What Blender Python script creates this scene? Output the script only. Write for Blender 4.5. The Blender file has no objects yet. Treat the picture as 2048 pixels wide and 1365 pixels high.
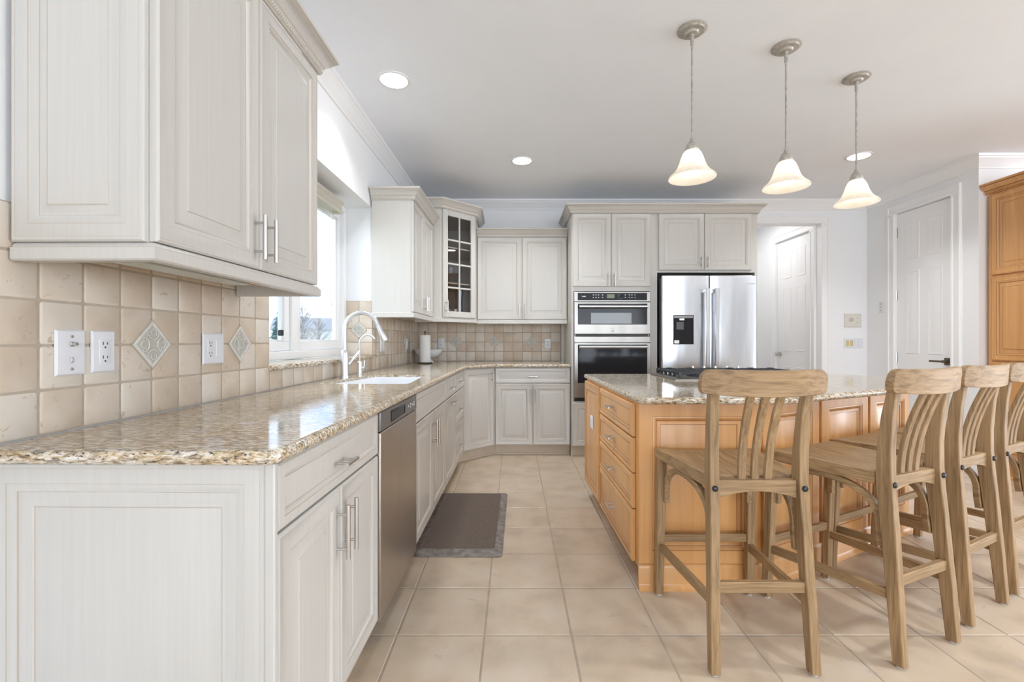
import bpy, bmesh, math, random
from mathutils import Vector, Matrix
from mathutils.geometry import tessellate_polygon
random.seed(7)
C = bpy.context.scene.collection
SC = bpy.context.scene
R = math.radians
PI = math.pi

# ---------------------------------------------------------------- camera, world, lights, exposure
CH = 1.15                                   # camera height
cd = bpy.data.cameras.new('camera')
cd.sensor_width = 36.0
cd.lens = 36.0 * 911 / 2048
cd.shift_x = -4 / 2048
cd.shift_y = 0.0
cd.clip_start = 0.05
cam = bpy.data.objects.new('camera', cd)
cam.location = (0, 0, CH)
cam.rotation_euler = (R(90), 0, 0)
C.objects.link(cam)
SC.camera = cam

w = bpy.data.worlds.new('sky')
SC.world = w
w.use_nodes = True
nt = w.node_tree
nt.nodes.clear()
wo = nt.nodes.new('ShaderNodeOutputWorld')
wb = nt.nodes.new('ShaderNodeBackground')
tc = nt.nodes.new('ShaderNodeTexCoord')
mp = nt.nodes.new('ShaderNodeMapping')
mp.inputs['Scale'].default_value = (1.0, 1.0, 3.0)
nz = nt.nodes.new('ShaderNodeTexNoise')
nz.inputs['Scale'].default_value = 6.0
nz.inputs['Detail'].default_value = 6.0
cr = nt.nodes.new('ShaderNodeValToRGB')
cr.color_ramp.elements[0].position = 0.42
cr.color_ramp.elements[0].color = (0.42, 0.60, 0.95, 1)
cr.color_ramp.elements[1].position = 0.58
cr.color_ramp.elements[1].color = (0.92, 0.95, 1.0, 1)
nt.links.new(tc.outputs['Generated'], mp.inputs['Vector'])
nt.links.new(mp.outputs['Vector'], nz.inputs['Vector'])
nt.links.new(nz.outputs['Fac'], cr.inputs['Fac'])
nt.links.new(cr.outputs['Color'], wb.inputs['Color'])
wb.inputs['Strength'].default_value = 1.5
nt.links.new(wb.outputs['Background'], wo.inputs['Surface'])

def area_light(name, loc, rot, sx, sy, power, color=(1, 1, 1), shape='RECTANGLE', spread=PI):
    l = bpy.data.lights.new(name, 'AREA')
    l.shape = shape
    l.size = sx
    l.size_y = sy
    l.energy = power
    l.color = color
    l.spread = spread
    o = bpy.data.objects.new(name, l)
    o.location = loc
    o.rotation_euler = rot
    C.objects.link(o)
    return o

# daylight through the glazed openings of the rear wall (behind the camera) and of the far right wall
area_light('daylight_rear_window', (1.9, -6.95, 1.4), (R(116), 0, 0), 5.2, 2.3, 122, (0.855, 0.935, 1.0))
area_light('daylight_right_window', (8.4, 0.6, 1.4), (R(116), 0, R(90)), 4.0, 2.3, 108, (0.855, 0.935, 1.0))
area_light('daylight_sink_window', (-2.9, 2.85, 2.6), (R(90 - 10), 0, R(-90)), 1.6, 1.2, 34, (0.93, 0.97, 1.0))

SC.view_settings.view_transform = 'Standard'
SC.view_settings.look = 'None'
SC.view_settings.gamma = 1.0
SC.view_settings.use_curve_mapping = False
SC.view_settings.exposure = 1.1
SC.cycles.use_denoising = True
SC.cycles.max_bounces = 10
SC.cycles.diffuse_bounces = 6
SC.cycles.glossy_bounces = 4
SC.cycles.transparent_max_bounces = 12
SC.cycles.sample_clamp_indirect = 6.0
SC.cycles.caustics_reflective = False
SC.cycles.caustics_refractive = False

# ---------------------------------------------------------------- materials
def new_mat(name):
    m = bpy.data.materials.new(name)
    m.use_nodes = True
    return m, m.node_tree, m.node_tree.nodes['Principled BSDF']

def ramp(nt, stops):
    r = nt.nodes.new('ShaderNodeValToRGB')
    e = r.color_ramp.elements
    while len(e) < len(stops):
        e.new(0.5)
    for i, (p, c) in enumerate(stops):
        e[i].position = p
        e[i].color = (*c, 1)
    return r

def noise(nt, scale, detail=3, stretch=(1, 1, 1), rough=0.5, coord='Object', dist=0.0):
    t = nt.nodes.new('ShaderNodeTexCoord')
    mm = nt.nodes.new('ShaderNodeMapping')
    mm.inputs['Scale'].default_value = stretch
    n = nt.nodes.new('ShaderNodeTexNoise')
    n.inputs['Scale'].default_value = scale
    n.inputs['Detail'].default_value = detail
    n.inputs['Roughness'].default_value = rough
    n.inputs['Distortion'].default_value = dist
    nt.links.new(t.outputs[coord], mm.inputs['Vector'])
    nt.links.new(mm.outputs['Vector'], n.inputs['Vector'])
    return n

def bump(nt, b, src, strength, dist=0.002):
    bn = nt.nodes.new('ShaderNodeBump')
    bn.inputs['Strength'].default_value = strength
    bn.inputs['Distance'].default_value = dist
    nt.links.new(src, bn.inputs['Height'])
    nt.links.new(bn.outputs['Normal'], b.inputs['Normal'])

def mixc(nt, fac, a, b, blend='MIX'):
    mx = nt.nodes.new('ShaderNodeMix')
    mx.data_type = 'RGBA'
    mx.blend_type = blend
    if isinstance(fac, float):
        mx.inputs[0].default_value = fac
    else:
        nt.links.new(fac, mx.inputs[0])
    for k, v in ((6, a), (7, b)):
        if isinstance(v, tuple):
            mx.inputs[k].default_value = (*v, 1)
        else:
            nt.links.new(v, mx.inputs[k])
    return mx.outputs[2]

def plain(name, col, rough=0.5, metal=0.0, spec=0.5, coat=0.0):
    m, nt, b = new_mat(name)
    b.inputs['Base Color'].default_value = (*col, 1)
    b.inputs['Roughness'].default_value = rough
    b.inputs['Metallic'].default_value = metal
    b.inputs['Specular IOR Level'].default_value = spec
    b.inputs['Coat Weight'].default_value = coat
    return m

def mottled(name, c1, c2, scale, rough=0.5, metal=0.0, stretch=(1, 1, 1), detail=3, spec=0.5, bmp=0.0, lo=0.35, hi=0.65, bdist=0.002):
    m, nt, b = new_mat(name)
    n = noise(nt, scale, detail, stretch)
    r = ramp(nt, [(lo, c1), (hi, c2)])
    nt.links.new(n.outputs['Fac'], r.inputs['Fac'])
    nt.links.new(r.outputs['Color'], b.inputs['Base Color'])
    b.inputs['Roughness'].default_value = rough
    b.inputs['Metallic'].default_value = metal
    b.inputs['Specular IOR Level'].default_value = spec
    if bmp:
        bump(nt, b, n.outputs['Fac'], bmp, bdist)
    return m

def wood(name, dark, mid, light, axis, scale=1.0, rough=0.4, coat=0.0, contrast=1.0):
    m, nt, b = new_mat(name)
    st = {'x': (0.045, 1, 1), 'y': (1, 0.045, 1), 'z': (1, 1, 0.045)}[axis]
    n1 = noise(nt, 42 * scale, 5, st, 0.6, dist=0.6)
    st2 = {'x': (0.25, 1, 1), 'y': (1, 0.25, 1), 'z': (1, 1, 0.25)}[axis]
    n2 = noise(nt, 6 * scale, 2, st2)
    h = 0.17 / contrast
    r1 = ramp(nt, [(0.5 - h, dark), (0.5, mid), (0.5 + h, light)])
    nt.links.new(n1.outputs['Fac'], r1.inputs['Fac'])
    r2 = ramp(nt, [(0.3, (0.86, 0.86, 0.86)), (0.7, (1.08, 1.08, 1.08))])
    nt.links.new(n2.outputs['Fac'], r2.inputs['Fac'])
    o = mixc(nt, 1.0, r1.outputs['Color'], r2.outputs['Color'], 'MULTIPLY')
    nt.links.new(o, b.inputs['Base Color'])
    b.inputs['Roughness'].default_value = rough
    b.inputs['Coat Weight'].default_value = coat
    b.inputs['Coat Roughness'].default_value = 0.25
    bump(nt, b, n1.outputs['Fac'], 0.12, 0.001)
    return m

M = {}
M['wall'] = mottled('wall_paint', (0.84, 0.845, 0.855), (0.85, 0.855, 0.865), 4, 0.6, spec=0.3)
M['ceiling'] = mottled('ceiling_paint', (0.865, 0.89, 0.935), (0.88, 0.905, 0.95), 3, 0.75, spec=0.2)
M['trim'] = plain('white_trim_paint', (0.86, 0.86, 0.86), 0.38)
M['vinyl'] = plain('white_vinyl', (0.84, 0.845, 0.85), 0.35)
M['cab'] = mottled('antique_white_lacquer', (0.565, 0.545, 0.510), (0.587, 0.567, 0.532), 110, 0.32, stretch=(1, 1, 0.03), detail=4, spec=0.45)
M['glaze'] = plain('umber_glaze_line', (0.50, 0.425, 0.34), 0.4)
M['maple'] = wood('honey_maple', (0.60, 0.295, 0.10), (0.655, 0.34, 0.125), (0.71, 0.385, 0.15), 'z', 0.5, 0.3, 0.25, 0.8)
M['maple_h'] = wood('honey_maple_across', (0.60, 0.295, 0.10), (0.655, 0.34, 0.125), (0.71, 0.385, 0.15), 'x', 0.5, 0.3, 0.25, 0.8)
M['maple_glaze'] = plain('dark_maple_glaze_line', (0.22, 0.09, 0.03), 0.4)
OAK = ((0.205, 0.122, 0.055), (0.315, 0.198, 0.096), (0.395, 0.262, 0.135))
for a in 'xyz':
    M['oak_' + a] = wood('weathered_oak_' + a, *OAK, a, 2.1, 0.55)
M['nickel'] = plain('brushed_nickel', (0.60, 0.585, 0.56), 0.3, 1.0)
M['chrome'] = plain('satin_steel', (0.74, 0.75, 0.76), 0.36, 1.0)
M['black'] = plain('black_plastic', (0.012, 0.012, 0.013), 0.35)
M['iron'] = plain('cast_iron', (0.03, 0.032, 0.037), 0.5)
M['blackglass'] = plain('black_oven_glass', (0.02, 0.02, 0.022), 0.08, 0, 0.16)
M['greyglass'] = plain('grey_oven_window', (0.10, 0.105, 0.105), 0.12)
M['white_plastic'] = plain('white_plastic', (0.73, 0.74, 0.77), 0.3)
M['almond_plastic'] = plain('almond_plastic', (0.70, 0.67, 0.60), 0.4)
M['yellowed'] = plain('yellowed_plastic', (0.62, 0.50, 0.24), 0.4)
M['dark'] = plain('dark_slot', (0.05, 0.05, 0.05), 0.5)
M['steel_dark'] = plain('dark_bolt_steel', (0.035, 0.038, 0.045), 0.35, 0.6)
M['ceramic'] = plain('white_ceramic', (0.80, 0.81, 0.83), 0.15)
M['paper'] = mottled('paper_towel', (0.80, 0.80, 0.80), (0.84, 0.84, 0.84), 120, 0.9, bmp=0.2)
M['bronze'] = plain('aged_bronze', (0.16, 0.125, 0.085), 0.4, 0.8)
M['pewter'] = mottled('mottled_pewter', (0.36, 0.335, 0.29), (0.52, 0.49, 0.44), 70, 0.45, 0.35, detail=5)
M['toe'] = mottled('toe_kick_paint', (0.60, 0.52, 0.42), (0.64, 0.56, 0.46), 12, 0.45)
M['raw_wood'] = plain('orange_raw_wood', (0.50, 0.20, 0.06), 0.6)
M['brown_inside'] = plain('cabinet_interior', (0.56, 0.50, 0.44), 0.6)
M['felt'] = plain('pale_felt', (0.6, 0.6, 0.6), 0.9)
M['frost'] = plain('frosted_lens', (0.52, 0.56, 0.52), 0.25)
M['display'] = plain('display_green', (0.13, 0.15, 0.07), 0.2)
M['accent'] = mottled('cast_accent_tile', (0.60, 0.585, 0.535), (0.68, 0.67, 0.63), 50, 0.5, bmp=0.5)
M['accent_field'] = plain('accent_tile_field', (0.49, 0.47, 0.41), 0.5)  # darker flat field so the raised relief stands out
M['badge'] = plain('light_badge', (0.75, 0.76, 0.77), 0.3, 0.4)

def steel_mat(name, col, rough, axis=(1, 1, 0.02)):
    m, nt, b = new_mat(name)
    n = noise(nt, 300, 2, axis)
    r = ramp(nt, [(0.3, tuple(c * 0.94 for c in col)), (0.7, tuple(min(1, c * 1.05) for c in col))])
    nt.links.new(n.outputs['Fac'], r.inputs['Fac'])
    nt.links.new(r.outputs['Color'], b.inputs['Base Color'])
    b.inputs['Metallic'].default_value = 1.0
    b.inputs['Roughness'].default_value = rough
    n2 = noise(nt, 3.2, 1, (1.6, 1, 0.45))
    bump(nt, b, n2.outputs['Fac'], 0.35, 0.02)
    return m
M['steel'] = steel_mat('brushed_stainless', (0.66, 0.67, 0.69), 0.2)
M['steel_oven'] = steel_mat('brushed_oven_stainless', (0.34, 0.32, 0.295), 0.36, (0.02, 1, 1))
M['steel_dw'] = steel_mat('brushed_dishwasher_stainless', (0.52, 0.475, 0.425), 0.36)
M['steel_strip'] = plain('grey_control_strip', (0.23, 0.22, 0.215), 0.35, 0.7)

def granite():
    m, nt, b = new_mat('beige_granite')
    t = nt.nodes.new('ShaderNodeTexCoord')
    mm = nt.nodes.new('ShaderNodeMapping')
    mm.inputs['Rotation'].default_value = (0.3, 0.2, 0.5)
    mm.inputs['Scale'].default_value = (0.62, 1.75, 1.6)
    nt.links.new(t.outputs['Object'], mm.inputs['Vector'])
    def nn(s, d, rgh=0.6, dist=0.3):
        n = nt.nodes.new('ShaderNodeTexNoise')
        n.inputs['Scale'].default_value = s
        n.inputs['Detail'].default_value = d
        n.inputs['Roughness'].default_value = rgh
        n.inputs['Distortion'].default_value = dist
        nt.links.new(mm.outputs['Vector'], n.inputs['Vector'])
        return n
    a = nn(70, 5, 0.64, 0.5)
    r = ramp(nt, [(0.37, (0.025, 0.02, 0.018)), (0.42, (0.19, 0.13, 0.075)), (0.465, (0.42, 0.305, 0.18)), (0.53, (0.61, 0.515, 0.385)), (0.61, (0.80, 0.765, 0.70))])
    nt.links.new(a.outputs['Fac'], r.inputs['Fac'])
    c = nn(22, 4)
    r2 = ramp(nt, [(0.40, (0.53, 0.37, 0.18)), (0.5, (0.56, 0.47, 0.34)), (0.60, (0.62, 0.62, 0.61))])
    nt.links.new(c.outputs['Fac'], r2.inputs['Fac'])
    o = mixc(nt, 0.28, r.outputs['Color'], r2.outputs['Color'])
    d = nn(110, 3)
    r3 = ramp(nt, [(0.36, (1, 1, 1)), (0.40, (0, 0, 0))])
    nt.links.new(d.outputs['Fac'], r3.inputs['Fac'])
    o2 = mixc(nt, r3.outputs['Color'], o, (0.05, 0.045, 0.045))
    nt.links.new(o2, b.inputs['Base Color'])
    b.inputs['Roughness'].default_value = 0.09
    b.inputs['Specular IOR Level'].default_value = 0.5
    return m
M['granite'] = granite()

def tile_mat(name, cols, rough, spotcol, spot_lo, scale_big=7, scale_spot=35, bmp=0.35, rnd=0.5):
    m, nt, b = new_mat(name)
    g = nt.nodes.new('ShaderNodeNewGeometry')
    n = noise(nt, scale_big, 4)
    r = ramp(nt, [(0.3, cols[0]), (0.5, cols[1]), (0.72, cols[2])])
    ad = nt.nodes.new('ShaderNodeMath'); ad.operation = 'MULTIPLY_ADD'
    sb = nt.nodes.new('ShaderNodeMath'); sb.operation = 'SUBTRACT'; sb.inputs[1].default_value = 0.5
    nt.links.new(g.outputs['Random Per Island'], sb.inputs[0])
    nt.links.new(sb.outputs[0], ad.inputs[0])
    ad.inputs[1].default_value = rnd
    nt.links.new(n.outputs['Fac'], ad.inputs[2])
    nt.links.new(ad.outputs[0], r.inputs['Fac'])
    s = noise(nt, scale_spot, 5, (1, 1, 1), 0.65, dist=0.5)
    rs = ramp(nt, [(spot_lo - 0.04, (1, 1, 1)), (spot_lo, (0, 0, 0))])
    nt.links.new(s.outputs['Fac'], rs.inputs['Fac'])
    o = mixc(nt, rs.outputs['Color'], r.outputs['Color'], spotcol)
    nt.links.new(o, b.inputs['Base Color'])
    b.inputs['Roughness'].default_value = rough
    if bmp:
        bump(nt, b, s.outputs['Fac'], bmp, 0.0015)
    return m
M['travertine'] = tile_mat('tumbled_travertine', ((0.58, 0.48, 0.375), (0.65, 0.565, 0.465), (0.69, 0.63, 0.55)), 0.5, (0.50, 0.40, 0.29), 0.37)
M['floor_tile'] = tile_mat('stone_look_floor_tile', ((0.44, 0.355, 0.265), (0.55, 0.445, 0.33), (0.59, 0.50, 0.40)), 0.32, (0.47, 0.40, 0.33), 0.37, 6.0, 14, 0.1, 0.14)
M['grout'] = mottled('sand_grout', (0.43, 0.36, 0.285), (0.48, 0.41, 0.33), 40, 0.8)
M['floor_grout'] = mottled('floor_grout', (0.36, 0.30, 0.235), (0.43, 0.36, 0.29), 20, 0.8)
M['mat_top'] = mottled('brown_mat_rubber', (0.095, 0.068, 0.052), (0.135, 0.102, 0.08), 90, 0.6, bmp=0.4)
M['mat_edge'] = mottled('worn_mat_edge', (0.14, 0.115, 0.10), (0.26, 0.235, 0.215), 26, 0.6, detail=5, bmp=0.4)
M['shade_cloth'] = plain('beige_blind', (0.56, 0.53, 0.45), 0.6)
M['lawn'] = mottled('dull_lawn', (0.30, 0.33, 0.24), (0.42, 0.43, 0.34), 0.5, 0.9)
M['needles'] = mottled('spruce_needles', (0.06, 0.13, 0.115), (0.14, 0.23, 0.20), 3, 0.8)
M['bark'] = plain('pale_bark', (0.42, 0.39, 0.36), 0.9)
M['siding'] = plain('white_siding', (0.80, 0.80, 0.80), 0.6)
M['roofing'] = plain('grey_roofing', (0.30, 0.31, 0.33), 0.8)

def glass_mat(name, tint, gloss=0.08, rough=0.0):
    m, nt, b = new_mat(name)
    nt.nodes.remove(b)
    out = nt.nodes['Material Output']
    tr = nt.nodes.new('ShaderNodeBsdfTransparent'); tr.inputs[0].default_value = (*tint, 1)
    gl = nt.nodes.new('ShaderNodeBsdfGlossy'); gl.inputs['Roughness'].default_value = rough
    lw0 = nt.nodes.new('ShaderNodeLayerWeight'); lw0.inputs[0].default_value = 0.5
    lw = nt.nodes.new('ShaderNodeMath'); lw.operation = 'POWER'; lw.inputs[1].default_value = 5.0
    nt.links.new(lw0.outputs['Facing'], lw.inputs[0])
    ad = nt.nodes.new('ShaderNodeMath'); ad.operation = 'ADD'; ad.inputs[1].default_value = gloss; ad.use_clamp = True
    mx = nt.nodes.new('ShaderNodeMixShader')
    nt.links.new(lw.outputs[0], ad.inputs[0])
    nt.links.new(ad.outputs[0], mx.inputs[0])
    nt.links.new(tr.outputs[0], mx.inputs[1])
    nt.links.new(gl.outputs[0], mx.inputs[2])
    nt.links.new(mx.outputs[0], out.inputs[0])
    return m
M['pane'] = glass_mat('clear_pane', (0.95, 0.97, 0.97), 0.02)
M['cabglass'] = glass_mat('cabinet_pane', (0.88, 0.88, 0.88), 0.05)
M['crystal'] = glass_mat('clear_glassware', (0.90, 0.92, 0.93), 0.10)

def emit(name, col, strength):
    m, nt, b = new_mat(name)
    b.inputs['Base Color'].default_value = (*col, 1)
    b.inputs['Emission Color'].default_value = (*col, 1)
    b.inputs['Emission Strength'].default_value = strength
    return m
M['lamp'] = emit('lit_lamp', (1.0, 0.98, 0.95), 9.0)
M['bulb'] = emit('lit_bulb', (1.0, 0.95, 0.86), 3.0)

def shade_mat():
    m, nt, b = new_mat('alabaster_glass')
    n = noise(nt, 16, 3, dist=1.5)
    r = ramp(nt, [(0.35, (0.88, 0.82, 0.72)), (0.65, (0.93, 0.91, 0.87))])
    nt.links.new(n.outputs['Fac'], r.inputs['Fac'])
    out = nt.nodes['Material Output']
    tl = nt.nodes.new('ShaderNodeBsdfTranslucent')
    nt.links.new(r.outputs['Color'], tl.inputs[0])
    nt.links.new(r.outputs['Color'], b.inputs['Base Color'])
    b.inputs['Roughness'].default_value = 0.2
    nt.links.new(r.outputs['Color'], b.inputs['Emission Color']); b.inputs['Emission Strength'].default_value = 0.11
    mx = nt.nodes.new('ShaderNodeMixShader'); mx.inputs[0].default_value = 0.55
    nt.links.new(b.outputs[0], mx.inputs[1]); nt.links.new(tl.outputs[0], mx.inputs[2])
    nt.links.new(mx.outputs[0], out.inputs[0])
    return m
M['alabaster'] = shade_mat()

# ---------------------------------------------------------------- mesh building
class MB:
    def __init__(s):
        s.v, s.f, s.m = [], [], []
    def add(s, vs, fs, mi=0):
        o = len(s.v)
        s.v += [tuple(p) for p in vs]
        for k, f in enumerate(fs):
            s.f.append([i + o for i in f])
            s.m.append(mi if isinstance(mi, int) else mi[k])
        return s
    def box(s, x0, x1, y0, y1, z0, z1, mi=0):
        vs = [(x, y, z) for z in (z0, z1) for y in (y0, y1) for x in (x0, x1)]
        return s.add(vs, [(0, 1, 3, 2), (4, 5, 7, 6), (0, 1, 5, 4), (2, 3, 7, 6), (0, 2, 6, 4), (1, 3, 7, 5)], mi)
    def rings(s, x0, x1, z0, z1, y, prof, capmi=0):
        """nested rectangular rings on a face towards -y; prof = (inset, out, material)"""
        vs, fs, ms = [], [], []
        for ins, out, mi in prof:
            vs += [(x0 + ins, y - out, z0 + ins), (x1 - ins, y - out, z0 + ins), (x1 - ins, y - out, z1 - ins), (x0 + ins, y - out, z1 - ins)]
        for k in range(1, len(prof)):
            a, b = 4 * (k - 1), 4 * k
            for j in range(4):
                fs.append((a + j, a + (j + 1) % 4, b + (j + 1) % 4, b + j)); ms.append(prof[k][2])
        e = 4 * (len(prof) - 1)
        fs.append((e, e + 1, e + 2, e + 3)); ms.append(capmi)
        fs.append((3, 2, 1, 0)); ms.append(0)
        return s.add(vs, fs, ms)
    def loft(s, secs, mi=0, cap=True):
        n = len(secs[0])
        vs = [p for sec in secs for p in sec]
        fs = []
        for k in range(len(secs) - 1):
            for j in range(n):
                fs.append((k * n + j, k * n + (j + 1) % n, (k + 1) * n + (j + 1) % n, (k + 1) * n + j))
        if cap:
            fs.append(tuple(range(n - 1, -1, -1)))
            fs.append(tuple((len(secs) - 1) * n + j for j in range(n)))
        return s.add(vs, fs, mi)
    def post(s, pts, mi=0):
        """pts = (x, y, z, hx, hy): horizontal rectangles stacked upwards"""
        return s.loft([[(x - hx, y - hy, z), (x + hx, y - hy, z), (x + hx, y + hy, z), (x - hx, y + hy, z)] for x, y, z, hx, hy in pts], mi)
    def lathe(s, prof, c=(0, 0, 0), n=24, mi=0):
        vs, fs = [], []
        for r, z in prof:
            for j in range(n):
                a = 2 * PI * j / n
                vs.append((c[0] + r * math.cos(a), c[1] + r * math.sin(a), c[2] + z))
        for k in range(len(prof) - 1):
            for j in range(n):
                fs.append((k * n + j, k * n + (j + 1) % n, (k + 1) * n + (j + 1) % n, (k + 1) * n + j))
        if prof[0][0] > 1e-5: fs.append(tuple(range(n - 1, -1, -1)))
        if prof[-1][0] > 1e-5: fs.append(tuple((len(prof) - 1) * n + j for j in range(n)))
        return s.add(vs, fs, mi)
    def tube(s, pts, r, n=10, mi=0, rot=0.0):
        pts = [Vector(p) for p in pts]
        rr = r if isinstance(r, (list, tuple)) else [r] * len(pts)
        secs = []
        t0 = (pts[1] - pts[0]).normalized()
        up = Vector((0, 0, 1)) if abs(t0.z) < 0.9 else Vector((0, 1, 0))
        nrm = t0.cross(up).normalized()
        for i, p in enumerate(pts):
            if i == 0: t = pts[1] - pts[0]
            elif i == len(pts) - 1: t = pts[-1] - pts[-2]
            else: t = (pts[i + 1] - pts[i]).normalized() + (pts[i] - pts[i - 1]).normalized()
            t.normalize()
            nrm = (nrm - t * nrm.dot(t)).normalized()
            bn = t.cross(nrm)
            secs.append([p + (nrm * math.cos(2 * PI * j / n + rot) + bn * math.sin(2 * PI * j / n + rot)) * rr[i] for j in range(n)])
        return s.loft(secs, mi)
    def prism(s, poly, z0, z1, mi=0):
        n = len(poly)
        vs = [(x, y, z0) for x, y in poly] + [(x, y, z1) for x, y in poly]
        fs = [(j, (j + 1) % n, n + (j + 1) % n, n + j) for j in range(n)]
        fs += [tuple(range(n - 1, -1, -1)), tuple(range(n, 2 * n))]
        return s.add(vs, fs, mi)
    def sweep(s, path, prof, z=0.0, mi=0, mis=None, closed_profile=True):
        """profile (out, up) along a 2-D path, mitred; outward = right-hand side of the path direction"""
        P = [Vector(p) for p in path]
        secs = []
        for i, p in enumerate(P):
            ns = []
            if i > 0:
                d = (P[i] - P[i - 1]).normalized(); ns.append(Vector((d.y, -d.x)))
            if i < len(P) - 1:
                d = (P[i + 1] - P[i]).normalized(); ns.append(Vector((d.y, -d.x)))
            if len(ns) == 2:
                nn = (ns[0] + ns[1]).normalized(); nn = nn / max(0.3, nn.dot(ns[0]))
            else:
                nn = ns[0]
            secs.append([(p.x + nn.x * o, p.y + nn.y * o, z + u) for o, u in prof])
        n = len(prof)
        vs = [q for sec in secs for q in sec]
        fs, ms = [], []
        for k in range(len(secs) - 1):
            for j in range(n):
                fs.append((k * n + j, k * n + (j + 1) % n, (k + 1) * n + (j + 1) % n, (k + 1) * n + j))
                ms.append(mis[j] if mis else mi)
        fs.append(tuple(range(n - 1, -1, -1))); ms.append(mi)
        fs.append(tuple((len(secs) - 1) * n + j for j in range(n))); ms.append(mi)
        return s.add(vs, fs, ms)
    def build(s, name, mats, parent=None, loc=None, rz=0.0, bevel=0.0, smooth=35, seg=2):
        me = bpy.data.meshes.new(name)
        me.from_pydata(s.v, [], s.f)
        if not isinstance(mats, (list, tuple)): mats = [mats]
        for m in mats: me.materials.append(m)
        me.polygons.foreach_set('material_index', s.m)
        bm = bmesh.new(); bm.from_mesh(me)
        bmesh.ops.recalc_face_normals(bm, faces=bm.faces[:])
        bm.to_mesh(me); bm.free()
        if smooth:
            me.shade_smooth()
            me.set_sharp_from_angle(angle=R(smooth))
        o = bpy.data.objects.new(name, me)
        C.objects.link(o)
        if parent is not None: o.parent = parent
        if loc is not None: o.location = loc
        o.rotation_euler = (0, 0, rz)
        if bevel:
            md = o.modifiers.new('bevel', 'BEVEL'); md.width = bevel; md.segments = seg; md.limit_method = 'ANGLE'; md.angle_limit = R(50)
        return o

def tag(o, label, cat, group=None):
    o['label'] = label; o['category'] = cat
    if group: o['group'] = group
    return o
def thing(name, label, cat, loc=(0, 0, 0), rz=0.0, group=None):
    o = bpy.data.objects.new(name, None); o.empty_display_size = 0.1
    C.objects.link(o); o.location = loc; o.rotation_euler = (0, 0, rz)
    return tag(o, label, cat, group)
def struct(o, label=None, cat=None):
    o['kind'] = 'structure'
    if label: o['label'] = label
    if cat: o['category'] = cat
    return o
def copy_tree(o, parent=None):
    c = o.copy(); C.objects.link(c)
    if parent is not None: c.parent = parent
    for ch in list(o.children): copy_tree(ch, c)
    return c
def offset_poly(poly, d):
    """counter-clockwise polygon moved inward by d"""
    P = [Vector(p) for p in poly]; n = len(P); out = []
    for i in range(n):
        a, b, c = P[i - 1], P[i], P[(i + 1) % n]
        d1 = (b - a).normalized(); d2 = (c - b).normalized()
        n1 = Vector((-d1.y, d1.x)); n2 = Vector((-d2.y, d2.x))
        nn = (n1 + n2).normalized(); nn = nn / max(0.3, nn.dot(n1))
        out.append(b + nn * d)
    return [tuple(p) for p in out]
def round_corners(poly, r, idx=None, n=5):
    out = []; P = [Vector(p) for p in poly]
    for i, b in enumerate(P):
        if idx is not None and i not in idx: out.append(tuple(b)); continue
        a, c = P[i - 1], P[(i + 1) % len(P)]
        u = (a - b).normalized(); v = (c - b).normalized()
        p0, p2 = b + u * r, b + v * r
        for k in range(n + 1):
            t = k / n
            out.append(tuple(p0 * (1 - t) ** 2 + b * 2 * t * (1 - t) + p2 * t * t))
    return out
def slab(poly, z0, z1, bev, hole=None, mi=0):
    """stone slab with a rounded edge, optional hole (hole given counter-clockwise)"""
    mb = MB()
    prof = []
    t = z1 - z0
    for k in range(7):
        a = -PI / 2 + PI * k / 6
        prof.append((bev * (1 - math.cos(a)), z0 + t / 2 + (t / 2) * math.sin(a)))
    loops = [[(x, y, z) for x, y in offset_poly(poly, ins)] for ins, z in prof]
    mb.loft(loops, mi, cap=False)
    def cap(z, ins):
        o = offset_poly(poly, ins)
        ls = [[Vector((x, y, z)) for x, y in o]]
        if hole: ls.append([Vector((x, y, z)) for x, y in reversed(hole)])
        flat = [p for l in ls for p in l]
        mb.add(flat, [tuple(t) for t in tessellate_polygon(ls)], mi)
    cap(z0, prof[0][0]); cap(z1, prof[-1][0])
    if hole:
        mb.loft([[(x, y, z0) for x, y in hole], [(x, y, z1) for x, y in hole]], mi, cap=False)
    return mb

# ---------------------------------------------------------------- left wall frame: the left run is 0.8 degrees off square
AL = R(0.8)
RL = R(90) - AL
def L(u, d, z=0.0):
    return (-1.155 + (u - 1) * math.sin(AL) + d * math.cos(AL), 1.0 + (u - 1) * math.cos(AL) - d * math.sin(AL), z)
ZC = 2.75
CT = 0.92           # counter top
YB = 5.2            # back wall
XR = 4.03           # right wall
YA = 3.95           # alcove wall on the right

# ================================================================= ROOM
fl = MB()
fl.box(-1.7, 8.7, -7.3, 6.9, -0.10, -0.002, 1)
S = 0.3412
jx, jy, g = -0.117, 1.7778, 0.0032
for i in range(-6, 27):
    for j in range(-27, 16):
        x0, x1 = jx + i * S + g, jx + (i + 1) * S - g
        y0, y1 = jy + j * S + g, jy + (j + 1) * S - g
        if x0 < -1.7 or x1 > 8.7 or y0 < -7.3 or y1 > 6.9: continue
        if x1 < -0.75: continue
        e = 0.003
        fl.add([(x0, y0, -0.004), (x1, y0, -0.004), (x1, y1, -0.004), (x0, y1, -0.004), (x0, y0, -0.0015), (x1, y0, -0.0015), (x1, y1, -0.0015), (x0, y1, -0.0015), (x0 + e, y0 + e, 0), (x1 - e, y0 + e, 0), (x1 - e, y1 - e, 0), (x0 + e, y1 - e, 0)],
               [(0, 1, 5, 4), (1, 2, 6, 5), (2, 3, 7, 6), (3, 0, 4, 7), (4, 5, 9, 8), (5, 6, 10, 9), (6, 7, 11, 10), (7, 4, 8, 11), (8, 9, 10, 11)], 0)
struct(fl.build('floor', [M['floor_tile'], M['floor_grout']], smooth=20))
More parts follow.
